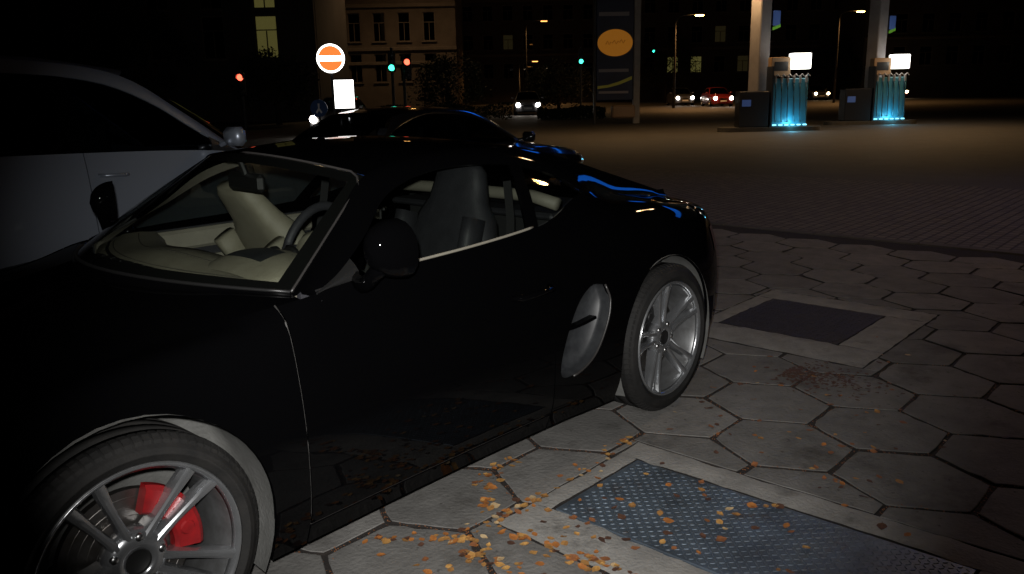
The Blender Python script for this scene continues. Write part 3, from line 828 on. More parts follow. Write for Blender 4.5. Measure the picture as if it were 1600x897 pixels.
# seats
def seat(name, yc, lean, m_face, label):
    s = rounded(name, [(1.02, .47, .15, .05, 1.57), (1.05, .475, .215, .07, 1.57), (1.2, .47, .225, .075, 1.57), (1.38, .44, .22, .07, 1.57), (1.45, .43, .19, .06, 1.57)], yc, 'charcoal_leather', car)
    s['label'] = label
    bx, bz = 1.44, .46; sp_ = []
    for d, hw, ht in ((0, .19, .07), (.08, .225, .085), (.25, .235, .085), (.42, .232, .08), (.54, .20, .07), (.61, .150, .058), (.68, .135, .05), (.735, .125, .045), (.77, .095, .03)):
        sp_.append((bx + d * math.sin(lean) + .03 * math.sin(d * 4), bz + d * math.cos(lean), hw, ht, -lean))
    rounded('backrest', sp_, yc, m_face, s)
    for sd_ in (-1, 1):
        q = [(bx + d * math.sin(lean) - .075 * math.cos(lean), bz + d * math.cos(lean) + .075 * math.sin(lean), .032, .05, -lean) for d in (.05, .16, .32, .46, .54)]
        rounded('side_bolster', q, yc + sd_ * .195, m_face, s, n=10)
    return s
seat('driver_seat', -.385, R(17), 'charcoal_leather', 'charcoal leather driver seat')
seat('passenger_seat', .36, R(-31), 'beige_leather', 'beige passenger seat with its backrest tipped forward')
cc = MB(); cc.box((1.08, 0, .46), (.9, .20, .34), bev=.03); cc.build('centre_console', 'beige_leather', car)
rb = MB(); rb.tube([(2.02, -.60, 1.0), (2.03, -.45, 1.025), (2.03, 0, 1.03), (2.03, .45, 1.025), (2.02, .60, 1.0)], .028, 10); rb.build('rear_crossbar', 'beige_panel', car, smooth=True)
sh = MB(); sh.box((2.30, 0, .935), (.5, 1.08, .03), bev=.01); sh.build('parcel_shelf', 'charcoal_leather', car)
rm = MB(); rm.box((.905, 0, 1.165), (.035, .23, .07), bev=.015); rmo = rm.build('rear_view_mirror', 'black_trim', car)
MB().tube([(.905, 0, 1.19), (.885, 0, 1.25)], .012, 8).build('mirror_stem', 'black_trim', rmo)
bk = MB(); bk.box((1.46, -.08, .985), (.015, .045, .05), bev=.005); bk.box((1.50, -.02, 1.0), (.02, .12, .022), bev=.006); bk.build('belt_buckle', 'chrome', car)

for off in (.085, .20):
    MB().tube([(.40 + .20 * u * u + off * (1 - .15 * u * u), u * .66, .905 - .012 * u * u + float(np.interp(off, [p[0] for p in prof[:6]], [p[1] for p in prof[:6]])) + (.012 * math.cos(u * 5.) if off > .1 else 0) + .001) for u in np.linspace(-.97, .97, 40)], .0022, 5).build('dash_seam', 'stitch', dash, smooth=True)
for k in range(9):
    y_ = -.30 + k * .075; MB().box((.46, y_, .921), (.018, .06, .006)).build('demist_slot', 'black_trim', dash)
for y_ in (-.60, .60):
    vb = MB(); vb.lathe([(0, .0), (.004, .036), (.012, .045), (.0, .052)], c=(.745, y_, .845), n=20, axis='x', closed=False); vb.build('air_vent', 'black_trim', dash)
for y_, r_v in ((-.40, .05), (-.50, .038), (-.30, .038)):
    MB().lathe([(0, 0), (0, r_v), (.008, r_v + .004), (.02, r_v + .004)], c=(.80, y_, .925), n=20, axis='x', closed=False).build('gauge', 'black_trim', dash)
# belts hang behind the door openings
for sg in (-1, 1):
    bl_ = MB(); P_ = [(1.70, sg * .60, 1.13), (1.69, sg * .625, .98), (1.66, sg * .645, .80), (1.62, sg * .655, .55)]; V = []
    for p in P_: V += [(p[0] - .022, p[1], p[2]), (p[0] + .022, p[1], p[2]), (p[0] + .022, p[1] - sg * .003, p[2]), (p[0] - .022, p[1] - sg * .003, p[2])]
    bl_.add(V, [(j * 4 + q, j * 4 + (q + 1) % 4, j * 4 + 4 + (q + 1) % 4, j * 4 + 4 + q) for j in range(3) for q in range(4)]); bl_.build('seat_belt', 'carpet', car)

# ------------------------------------------------------------------ ground
def sheet(name, pts, z, m, kind='structure'):
    o = mesh(name, [(x, y, z) for x, y in pts], [tuple(range(len(pts)))], m)
    tag(o, kind=kind); return o
sheet('ground', [(-900, -900), (900, -900), (900, 900), (-900, 900)], -.060, 'asphalt')
# sett paved lane beyond the kerb, asphalt forecourt beyond it
SETT0 = 7.55
def setts_material():
    m = M['road_setts']; nt = m.node_tree; N = nt.nodes; L = nt.links; b = N['Principled BSDF']
    g = N.new('ShaderNodeNewGeometry'); br = N.new('ShaderNodeTexBrick'); br.offset = .5
    br.inputs['Scale'].default_value = 1.; br.inputs['Brick Width'].default_value = .14; br.inputs['Row Height'].default_value = .11
    br.inputs['Mortar Size'].default_value = .012; br.inputs['Mortar Smooth'].default_value = .4
    br.inputs['Color1'].default_value = (.12, .105, .085, 1); br.inputs['Color2'].default_value = (.075, .066, .055, 1); br.inputs['Mortar'].default_value = (.02, .017, .014, 1)
    L.new(g.outputs['Position'], br.inputs['Vector']); L.new(br.outputs['Color'], b.inputs['Base Color'])
    bp = N.new('ShaderNodeBump'); bp.inputs['Strength'].default_value = .8; bp.inputs['Distance'].default_value = .02; bp.invert = True
    L.new(br.outputs['Fac'], bp.inputs['Height']); L.new(bp.outputs[0], b.inputs['Normal'])
setts_material()
lane = MB(); lane.box((10.3, 0, -.09), (5.2, 160, .12)); tag(lane.build('sett_lane', 'road_setts'), kind='structure')
lane.V and None
kb = MB()
kerb_root = empty('kerb', (7.6, 0, 0)); tag(kerb_root, kind='structure')
kmesh = MB().box((0, 0, 0), (.14, .985, .14), bev=.012).build('kerb_stone', 'kerb', kerb_root)
kmesh.location = (0, -6, -.068)
for k in range(1, 22):
    c = kmesh.copy(); COL.objects.link(c); c.parent = kerb_root; c.location = (0, -6 + k * 1.0, -.068 + random.uniform(-.004, .004))

# hexagonal pavers, edges parallel to the car
HX, HY, SX = .413, .516, .2755
OX, OY = 2.437, -1.478
pav = sheet('pavement', [(-40, -40), (7.525, -40), (7.525, 60), (-40, 60)], -.011, 'joint_dirt')
PL = (1.37, 1.925, -2.36, -1.085); FR1 = (1.165, 2.06, -2.55, -1.005)
CV = (3.96, 4.77, -1.135, -.355); FR2 = (3.63, 5.0, -1.385, -.24)
def in_frame(x, y, mrg=170):
    v = np.array([x, y, 0]) - CAM; z = v @ d_
    if z < .3: return False, 0
    px = 800 + FPX * (v @ r2) / z; py = 448.5 - FPX * (v @ u2) / z
    return (-mrg < px < 1600 + mrg and py < 897 + 1.0 * mrg), z
def clip_poly(poly, rect, keep_in):
    return poly
def hexagon(cx, cy, g=.0075, j=0.):
    sx = SX - g * 1.15; hy = HY / 2 - g
    return [(cx + sx, cy), (cx + sx / 2 * 1.0, cy + hy), (cx - sx / 2, cy + hy), (cx - sx, cy), (cx - sx / 2, cy - hy), (cx + sx / 2, cy - hy)]
def cut_out(poly, rect, g=.010):
    """part of a convex polygon outside a rectangle: up to four convex pieces."""
    x0, x1, y0, y1 = rect[0] - g, rect[1] + g, rect[2] - g, rect[3] + g
    def half(P, f):
        out = []
        for a, b in zip(P, P[1:] + P[:1]):
            fa, fb = f(a), f(b)
            if fa >= 0: out.append(a)
            if (fa > 0 > fb) or (fa < 0 < fb):
                t = fa / (fa - fb); out.append((a[0] + (b[0] - a[0]) * t, a[1] + (b[1] - a[1]) * t))
        return out
    def area(P): return abs(sum(a[0] * b[1] - a[1] * b[0] for a, b in zip(P, P[1:] + P[:1]))) / 2 if len(P) > 2 else 0
    res = []
    rest = poly
    for f in (lambda p: x0 - p[0], lambda p: p[0] - x1, lambda p: y0 - p[1], lambda p: p[1] - y1):
        o = half(rest, f); rest = half(rest, lambda p: -f(p))
        if area(o) > .004: res.append(o)
        if area(rest) < 1e-6: break
    return res, area(rest) > 1e-4
def rough_edge(poly, seed):
    r = random.Random(seed); out = []; n = len(poly)
    for i in range(n):
        a = np.array(poly[i]); b = np.array(poly[(i + 1) % n]); L = np.linalg.norm(b - a); k = max(1, int(L / .055)); c0 = np.mean(poly, axis=0)
        for q in range(k):
            p = a + (b - a) * (q + (r.uniform(-.2, .2) if q else 0)) / k
            d = c0 - p; d /= np.linalg.norm(d); out.append(tuple(p + d * (abs(r.gauss(0, .0022)) + (r.random() < .06) * r.uniform(.006, .014) + (q == 0) * r.uniform(0, .006))))
    return out
def paver_mesh(poly, bev=.0025):
    poly = rough_edge(poly, random.random())
    n = len(poly); c = np.mean(poly, axis=0); V = []
    for z, sc in ((-.05, 0), (-bev, 0), (0, bev)):
        for p in poly:
            d = np.array(p) - c; L = np.linalg.norm(d); q = c + d * (1 - sc * 1.2 / max(L, .01)); V.append((q[0] - c[0], q[1] - c[1], z))
    F = [tuple(range(2 * n, 3 * n))] + [(k * n + i, k * n + (i + 1) % n, k * n + n + (i + 1) % n, k * n + n + i) for k in range(2) for i in range(n)]
    return V, F, c
def soil(o):
    o.data.materials.append(M['joint_dirt'])
    for p in o.data.polygons:
        if abs(p.normal.z) < .3: p.material_index = 1
    return o
pavers = []; far_b = MB()
hexv = []
cells = []
for i in range(-12, 14):
    for j in range(-14, 30):
        cx = OX + i * HX; cy = OY + j * HY + (HY / 2 if i % 2 else 0)
        if cx + SX > 7.50: continue
        ok, z = in_frame(cx, cy)
        if ok: cells.append((z, cx, cy))
cells.sort()
joints = []
def under_car(x, y): return -.2 < x < 2.9 and -.45 < y < 1.2
count = 0
for z, cx, cy in cells:
    poly = hexagon(cx, cy); whole = True; pieces = [poly]
    for rc in (FR1, FR2):
        new = []
        for P in pieces:
            q, hit = cut_out(P, rc)
            if hit: new += q; whole = False
            else: new.append(P)
        pieces = new
    if z < 4.5: joints += [(a, b) for a, b in zip(poly, poly[1:] + poly[:1])]
    dz = random.gauss(0, .0016); tx, ty = random.gauss(0, .006), random.gauss(0, .006)
    for P in pieces:
        if under_car(cx, cy) or count >= 290:
            V, F, c = paver_mesh(P); far_b.add([(v[0] + c[0], v[1] + c[1], v[2] + dz - .0005) for v in V], F); continue
        if whole:
            if len(hexv) < 14:
                V, F, c = paver_mesh(hexagon(0, 0)); V = [(v[0] + c[0], v[1] + c[1], v[2]) for v in V]; o = soil(mesh('paver', V, F, 'paver', pav)); hexv.append(o.data)
            else:
                o = bpy.data.objects.new('paver', random.choice(hexv)); COL.objects.link(o); o.parent = pav
            o.location = (cx, cy, dz)
        else:
            V, F, c = paver_mesh(P); o = soil(mesh('paver', V, F, 'paver', pav)); o.location = (c[0], c[1], dz)
        o.rotation_euler = (tx, ty, random.gauss(0, .004)); count += 1
if far_b.V: tag(soil(far_b.build('far_pavers', 'paver', pav)), kind='stuff')

# steel chequer plate cover in a concrete surround
def surround(name, label, rect, plate, m, cat='cover'):
    root = empty(name, ((rect[0] + rect[1]) / 2, (rect[2] + rect[3]) / 2, 0)); c = root.location
    tag(root, label, cat)
    x0, x1, y0, y1 = rect; a0, a1, b0, b1 = plate
    bars = [(x0, a0, y0, y1), (a1, x1, y0, y1), (a0, a1, b1, y1), (a0, a1, y0, b0)]
    for k, (p, q, s_, t) in enumerate(bars):
        g = .003; nx = max(2, int((q - p) / .05)); ny = max(2, int((t - s_) / .05)); V = []
        for i in range(nx + 1):
            for j in range(ny + 1):
                x = p + (q - p) * i / nx; y = s_ + (t - s_) * j / ny
                ed = i in (0, nx) or j in (0, ny)
                jig = random.gauss(0, .0035) if ed else 0
                V.append((x + jig - c.x, y + jig * .7 - c.y, (.004 + random.gauss(0, .0012)) if not ed else -.001 + random.gauss(0, .001)))
        F = gridfaces(nx + 1, ny + 1)
        mesh('surround_bar', V, F, m, root, smooth=True)
    return root
f1 = surround('steel_cover', 'blue-grey steel chequer plate cover in a concrete surround, with leaves on it', FR1, PL, 'frame_concrete')
c = f1.location; gp = .010
pl = MB(); pl.box(((PL[0] + PL[1]) / 2 - c.x, (PL[2] + PL[3]) / 2 - c.y, -.008), (PL[1] - PL[0] - 2 * gp, PL[3] - PL[2] - 2 * gp, .014), bev=.002)
plo = pl.build('chequer_plate', 'plate_steel', f1)
tr = MB(); st = .0215; ii = 0
y = PL[2] + .03
while y < PL[3] - .025:
    x = PL[0] + .03; jj = 0
    while x < PL[1] - .025:
        a = R(45) if (ii + jj) % 2 else R(-45)
        L_, w_, h_ = .0098, .0030, .0024
        ca, sa = math.cos(a), math.sin(a)
        P = [(-L_, 0), (-L_ * .5, -w_), (L_ * .5, -w_), (L_, 0), (L_ * .5, w_), (-L_ * .5, w_)]
        V = [(x - c.x + p * ca - q * sa, y - c.y + p * sa + q * ca, -.0012) for p, q in P] + [(x - c.x + (p * .8) * ca - (q * .4) * sa, y - c.y + (p * .8) * sa + (q * .4) * ca, -.0012 + h_) for p, q in P]
        tr.add(V, [(0, 1, 7, 6), (1, 2, 8, 7), (2, 3, 9, 8), (3, 4, 10, 9), (4, 5, 11, 10), (5, 0, 6, 11), (6, 7, 8, 9, 10, 11)])
        x += st; jj += 1
    y += st; ii += 1
tag(tr.build('tread_bars', 'plate_steel', f1), kind='stuff')
MB().box(((PL[0] + PL[1]) / 2 - c.x, (PL[2] + PL[3]) / 2 - c.y, -.017), (PL[1] - PL[0] + .02, PL[3] - PL[2] + .02, .004)).build('cover_gap', 'joint_dirt', f1)
f2 = surround('iron_cover', 'dark square iron cover in a concrete surround behind the rear wheel', FR2, CV, 'frame_concrete')
c = f2.location
ic = MB(); ic.box(((CV[0] + CV[1]) / 2 - c.x, (CV[2] + CV[3]) / 2 - c.y, -.006), (CV[1] - CV[0] - .016, CV[3] - CV[2] - .016, .014), bev=.002); ic.build('cover_plate', 'plate_iron', f2)
rb_ = MB()
for i in range(18):
    for j in range(17):
        rb_.box((CV[0] + .045 + i * .0425 - c.x, CV[2] + .05 + j * .0425 - c.y, .002), (.018, .018, .0024))
tag(rb_.build('cover_studs', 'plate_iron', f2), kind='stuff')

# ------------------------------------------------------------------ fallen leaves
LEAF = []
def leaf_data(seed):
    r = random.Random(seed); n = 7; V = []; L = 1.; curl = r.uniform(.05, .28); asym = r.uniform(.38, .6)
    for i in range(n):
        t = i / (n - 1); w = .36 * math.sin(math.pi * t ** .8) * (1 + .12 * r.uniform(-1, 1)); x = t - .5; z0 = curl * (x * x) * 1.6 + .02
        V += [(x, -w, z0 + curl * w * r.uniform(.4, 1.3)), (x, 0, z0), (x, w, z0 + curl * w * r.uniform(.2, 1.3))]
    V += [(-.5, 0, .03), (-.72, .03, .02), (-.72, -.01, .02)]
    F = []
    for i in range(n - 1):
        for k in (0, 1): F.append((i * 3 + k, i * 3 + 3 + k, i * 3 + 4 + k, i * 3 + 1 + k))
    F.append((n * 3, n * 3 + 1, n * 3 + 2))
    me = bpy.data.meshes.new('fallen_leaf'); me.from_pydata(V, [], F)
    for p in me.polygons: p.use_smooth = True
    return me
for mi in range(6):
    for q in range(3):
        me = leaf_data(mi * 10 + q); me.materials.append(M['leaf_%d' % mi]); LEAF.append(me)
TONE = ['bright orange', 'tan orange', 'golden yellow', 'rust brown', 'pale straw', 'dark brown']
def leaf(x, y, z, size, label, group, kind=None):
    k = kind if kind is not None else random.choices(range(6), [4, 4, 2.4, 3, 1.4, 2.2])[0]
    o = bpy.data.objects.new('fallen_leaf', LEAF[k * 3 + random.randrange(3)]); COL.objects.link(o)
    o.location = (x, y, z); s = size
    o.scale = (s, s * random.uniform(.75, 1.2), s * random.uniform(.6, 1.1)); o.rotation_euler = (random.gauss(0, .12), random.gauss(0, .12), random.uniform(0, 6.28))
    tag(o, ('larger ' if size > .034 else 'small ') + TONE[k] + ' ' + label, 'leaf', group); return o
def gpx(px, py):
    v = d_ + (px - 800) / FPX * r2 - (py - 448.5) / FPX * u2; t = -CAM[2] / v[2]; p = CAM + t * v
    return p[0], p[1]
def hit_rect(x, y, rc): return rc[0] < x < rc[1] and rc[2] < y < rc[3]
def surf(x, y):
    if hit_rect(x, y, FR1) or hit_rect(x, y, FR2): return .0055
    return .0025
nl = 0
# drifts caught in the joints in front of the plate (along real joint lines and the surround's edge)
drift = [((1.13, -1.02), (1.19, -1.62), 58, 'in the thick drift before the concrete surround'), ((1.16, -1.60), (1.30, -2.05), 16, 'at the near end of the concrete surround'), ((.80, -.75), (1.06, -1.06), 34, 'in the joint from sill to cover corner'), ((1.15, -1.0), (1.36, -.75), 26, 'in the slanted joint left of the cover'), ((1.36, -.74), (1.62, -.70), 16, 'in the joint under the door edge'),
         ((.93, -1.05), (1.02, -1.35), 22, 'in the short joint at the bottom of the picture'), ((.50, -.98), (.85, -1.10), 22, 'on the pavers just behind the front wheel'), ((1.20, -1.00), (1.60, -.99), 14, 'along the car-side edge of the concrete surround'), ((1.62, -.99), (2.02, -.99), 8, 'by the far corner of the concrete surround'), ((.45, -.93), (.70, -.88), 8, 'close against the sill behind the front wheel'), ((2.00, -.98), (2.10, -.92), 6, 'in the joint between surround and rear wheel')]
for a, b, n, where in drift:
    for k in range(n):
        t = random.random(); x = a[0] + (b[0] - a[0]) * t + random.gauss(0, .022); y = a[1] + (b[1] - a[1]) * t + random.gauss(0, .022)
        if hit_rect(x, y, PL): continue
        leaf(x, y, surf(x, y) + random.uniform(.0, .006), random.uniform(.020, .042), 'fallen leaf ' + where, 'leaves drifted into the joints', random.choices(range(6), [5, 4, 3, 2, 1, 1])[0]); nl += 1
for k in range(40):
    x = random.uniform(PL[0] + .02, PL[1] - .02); y = random.uniform(PL[2] + .35, PL[3] - .02)
    leaf(x, y, .0055, random.uniform(.022, .042), 'fallen leaf lying on the ' + ('far' if x > 1.66 else 'near') + ' half of the steel chequer plate', 'leaves on the chequer plate')
tries = 0; m1 = 0
while m1 < 95 and tries < 5000:
    tries += 1
    px, py = random.uniform(930, 1420), random.uniform(520, 860); x, y = gpx(px, py)
    if hit_rect(x, y, PL) or hit_rect(x, y, CV) or y > -.92: continue
    dj = 9
    if random.random() < .45:
        (a, b) = random.choice(joints); t = random.random(); x = a[0] + (b[0] - a[0]) * t + random.gauss(0, .012); y = a[1] + (b[1] - a[1]) * t + random.gauss(0, .012)
        if not (1.6 < x < 3.9 and -2.2 < y < -.92) or hit_rect(x, y, PL): continue
    leaf(x, y, surf(x, y), random.uniform(.020, .042), 'fallen leaf scattered on the pavers ' + ('beside the iron cover' if x > 3.0 else 'beyond the chequer plate' if x > 2.06 and y < -1.35 else 'beside the rear wheel' if x > 2.06 else 'around the concrete surround'), 'leaves scattered on the pavers', random.choices(range(6), [3, 3, 1, 4, .6, 4])[0]); m1 += 1
m2 = 0
while m2 < 48:
    px, py = random.uniform(470, 960), random.uniform(660, 900); x, y = gpx(px, py)
    if y > -.90 or hit_rect(x, y, PL): continue
    leaf(x, y, surf(x, y), random.uniform(.018, .038), 'fallen leaf loose on the pavers below the door ' + ('front' if x < 1.0 else 'rear'), 'leaves below the door'); m2 += 1
# the 290 leaves that show largest stay single; the rest lie among them as loose litter
allv = [o for o in bpy.data.objects if o.name.startswith('fallen_leaf')]
allv.sort(key=lambda o: -o.scale[0] / max(.5, (np.array(o.location) - CAM) @ d_))
V = []; F = []; MI = []
for o in allv[290:]:
    mw = Matrix.LocRotScale(o.location, o.rotation_euler, o.scale); n = len(V); k = int(o.data.materials[0].name.split('_')[1].split('.')[0])
    V += [mw @ v.co for v in o.data.vertices]
    for p in o.data.polygons: F.append(tuple(i + n for i in p.vertices)); MI.append(k)
    bpy.data.objects.remove(o, do_unlink=True)
lo_ = mesh('loose_leaves', V, F, 'leaf_0', smooth=True)
for k in range(1, 6): lo_.data.materials.append(M['leaf_%d' % k])
for p, k in zip(lo_.data.polygons, MI): p.material_index = k
tag(lo_, 'smallest loose leaves strewn over the pavers and the steel cover', 'leaf litter', kind='stuff')
# crumbs of leaf and dirt packed in the joints
cr = MB()
for k in range(5200):
    (a, b) = random.choice(joints); t = random.random(); x = a[0] + (b[0] - a[0]) * t + random.gauss(0, .006); y = a[1] + (b[1] - a[1]) * t + random.gauss(0, .006)
    if hit_rect(x, y, FR1) or hit_rect(x, y, FR2): continue
    s = random.uniform(.002, .006); w = random.uniform(0, 3.14); dx, dy = s * math.cos(w), s * math.sin(w); z = random.uniform(-.010, .0015)
    cr.add([(x - dx, y - dy, z), (x + dy * .5, y - dx * .5, z + .001), (x + dx, y + dy, z + .002), (x - dy * .5, y + dx * .5, z + .001)], [(0, 1, 2, 3)])
o = mesh('leaf_litter', cr.V, cr.F, 'leaf_3'); tag(o, 'brown leaf crumbs packed into the paving joints', 'leaf litter', kind='stuff')
# rotted leaves lying wet in a low spot behind the wheel
wl_ = MB()
for k in range(420):
    x = 3.32 + random.gauss(0, .10); y = -1.22 - abs(random.gauss(0, .20)) + .12
    s = random.uniform(.006, .018); w = random.uniform(0, 3.14); dx, dy = s * math.cos(w), s * math.sin(w); z = .003 + random.uniform(0, .004)
    wl_.add([(x - dx, y - dy, z), (x + dy * .6, y - dx * .6, z), (x + dx, y + dy, z + .002), (x - dy * .6, y + dx * .6, z)], [(0, 1, 2, 3)])
o = mesh('leaf_mush', wl_.V, wl_.F, 'leaf_5'); tag(o, 'dark patch of rotted leaves on the pavers by the iron cover', 'leaf litter', kind='stuff')

# ------------------------------------------------------------------ other cars
def sedan_body(zs=1., res=8, hatch=False):
    XS = [-.85, -.80, -.65, -.35, 0, .35, .8, 1.5, 2.3, 2.65, 3.0, 3.3, 3.5, 3.58, 3.6]
    if hatch: XS = [x if x < 2.7 else 2.7 + (x - 2.7) * .72 for x in XS]
    z = lambda P: [(a, b, c * zs) for a, b, c in P]
    if hatch:
        Rr = [(1.20, .575, 1.345), (1.7, .56, 1.415), (2.3, .56, 1.41), (2.85, .58, 1.33)]; Cr = [(1.02, 0, 1.39), (1.6, 0, 1.45), (2.3, 0, 1.45), (2.95, 0, 1.37)]
        Rt = [(2.85, .58, 1.33), (3.02, .62, 1.16), (3.16, .64, .985)]; Ct = [(2.95, 0, 1.37), (3.12, 0, 1.19), (3.24, 0, 1.0)]
        T = [(.56, .78, .940), (.8, .735, 1.05), (1.05, .67, 1.20), (1.35, .625, 1.31), (1.8, .60, 1.355), (2.3, .605, 1.345), (2.7, .66, 1.22), (2.88, .72, 1.03)]; sail = (2.86, 3.14); xe = 2.86
    else:
        Rr = [(1.20, .575, 1.345), (1.7, .555, 1.405), (2.1, .55, 1.40), (2.45, .56, 1.345)]; Cr = [(1.02, 0, 1.39), (1.6, 0, 1.44), (2.1, 0, 1.435), (2.5, 0, 1.385)]
        Rt = [(2.45, .56, 1.345), (2.75, .59, 1.19), (3.02, .62, 1.02)]; Ct = [(2.5, 0, 1.385), (2.82, 0, 1.21), (3.1, 0, 1.035)]
        T = [(.56, .78, .940), (.8, .735, 1.05), (1.05, .67, 1.20), (1.35, .625, 1.31), (1.75, .60, 1.35), (2.1, .605, 1.335), (2.5, .66, 1.20), (2.78, .735, 1.01)]; sail = (2.72, 3.05); xe = 2.75
    return Body(XS=XS, res=res, zmid=.52 * zs, sill=.27 * zs, bulge=.008,
        W=[.40, .60, .76, .85, .87, .87, .875, .88, .88, .875, .86, .82, .72, .55, .38], By=[.35, .50, .60, .66, .69, .72, .79, .795, .78, .755, .70, .66, .58, .45, .30],
        Bz=[v * zs for v in (.60, .66, .72, .80, .86, .90, .95, .975, .99, 1.0, 1.0, .98, .95, .92, .90)], zb=[.26, .22, .2, .2, .2, .2, .2, .2, .2, .2, .22, .24, .27, .3, .32],
        fx=[-.8, 0, .6, 2.3, 3.5], fy=[.6, .65, .5, .5, .6], fz=[.8, .88, .65, .65, .8], axles=[(0, .32, .37), (2.65, .32, .37)], bump_front=-.45, bump_rear=3.04,
        Rw=z([(.50, .72, .925), (.85, .65, 1.15), (1.20, .575, 1.345)]), Cw=z([(.22, 0, .955), (.62, 0, 1.19), (1.02, 0, 1.39)]), Rr=z(Rr), Cr=z(Cr), Rt=z(Rt), Ct=z(Ct), T=z(T),
        sailx=sail, sk=[0, .52, 1], xb=[.74, 1.55, xe - .02], xt=[.80, 1.58, xe - .005], splits=[.52], hood0=-.62, hx=[-.9, -.6, -.2, .2, .6], hz=[v * zs for v in (.66, .76, .86, .93, .985)], deck0=3.0 if not hatch else 3.1,
        rear_glass='dark_glass', custom_quarter=False)
def street_car(name, label, loc, rz, paint, zs=1., res=8, hatch=False, lit=None, group=None, cat='car'):
    bd = sedan_body(zs, res, hatch); root = empty(name, loc, rz); tag(root, label, cat, group)
    shell(bd, root, paint, 'dark_glass', 'dark_glass', [.47, 1.56, 2.27])
    for xc in (0, 2.65):
        for sg in (-1, 1):
            wheel_parts('wheel', root, (xc, sg * .855, .32), .21, .32, .20, rot=18, detail=1, sgn=sg)
            MB().lathe([(0, .30), (0, .368), (-sg * .02, .372), (-sg * .25, .372), (-sg * .25, .30)], c=(xc, sg * .84, .32), n=24, a0=-.3, a1=math.pi + .3).build('wheel_arch', 'black_trim', root)
    for sg in (-1, 1):
        V = []
        for i in range(6):
            for j in range(5):
                x = -.775 + .24 * i / 5; zz = (.565 + .10 * j / 4 + .03 * i / 5) * zs; zz = min(zz, bd.val('Bz', x) - .02); V.append((x - .004, sg * (bd.ysurf(x, zz) + .006), zz))
        h = mesh('headlight', V, gridfaces(6, 5, sg > 0), 'lens', root, smooth=True)
        if lit:
            MB().lathe([(-.03, 0), (-.022, .08), (0, .125), (.03, .13)], c=(-.84, sg * .60, .63 * zs), n=14, axis='x', closed=False).build('headlight_bulb', lit, h)
        V = []
        for i in range(5):
            for j in range(4):
                x = bd.XS[-1] - .16 + .14 * i / 4; zz = (.72 + .14 * j / 3) * zs; V.append((x, sg * (bd.ysurf(x, zz) + .006), zz))
        mesh('tail_light', V, gridfaces(5, 4, sg > 0), 'tail_red', root, smooth=True)
        mb = MB(); mb.box((.66, sg * .93, 1.02 * zs), (.10, .17, .12), bev=.03); mb.tube([(.68, sg * .79, .975 * zs), (.67, sg * .88, 1.0 * zs)], .02, 6); mb.build('door_mirror', paint, root, smooth=True, sharp=60)
        for x in (1.42, 2.12):
            hm = MB(); hm.tube([(x - .09, sg * (bd.ysurf(x - .09, .86 * zs) - .002), .86 * zs), (x - .06, sg * (bd.ysurf(x, .86 * zs) + .03), .862 * zs), (x + .05, sg * (bd.ysurf(x, .86 * zs) + .03), .865 * zs), (x + .08, sg * (bd.ysurf(x + .08, .86 * zs) - .002), .867 * zs)], .012, 6)
            hm.build('door_handle', paint, root, smooth=True)
    pl_ = MB(); pl_.box((bd.XS[0] - .008, 0, .42), (.012, .50, .11)); pl_.build('number_plate', 'white_paint', root)
    gr_ = MB(); gr_.box((bd.XS[0] - .004, 0, .56 * zs), (.012, .46, .07)); gr_.build('grille', 'black_trim', root)
    cabin = MB(); cabin.box((1.6, 0, .62 * zs), (2.0, 1.3, .5 * zs)); 
    for sx, sy in ((1.35, -.36), (1.35, .36), (2.3, -.36), (2.3, .36)): cabin.box((sx, sy, 1.0 * zs), (.13, .42, .36), bev=.04)
    cabin.build('seats', 'charcoal_leather', root)
    return root
silver = street_car('silver_car', 'silver-blue people carrier parked on the far side of the black coupe', (2.78, 3.08, 0), math.pi, 'silver_paint', zs=1.2, res=10, hatch=True)
black2 = street_car('black_sedan', 'low black sedan with blue reflections parked behind the coupe roof', (7.60, 4.72, 0), math.pi, 'black_paint_2', zs=.915, res=10)

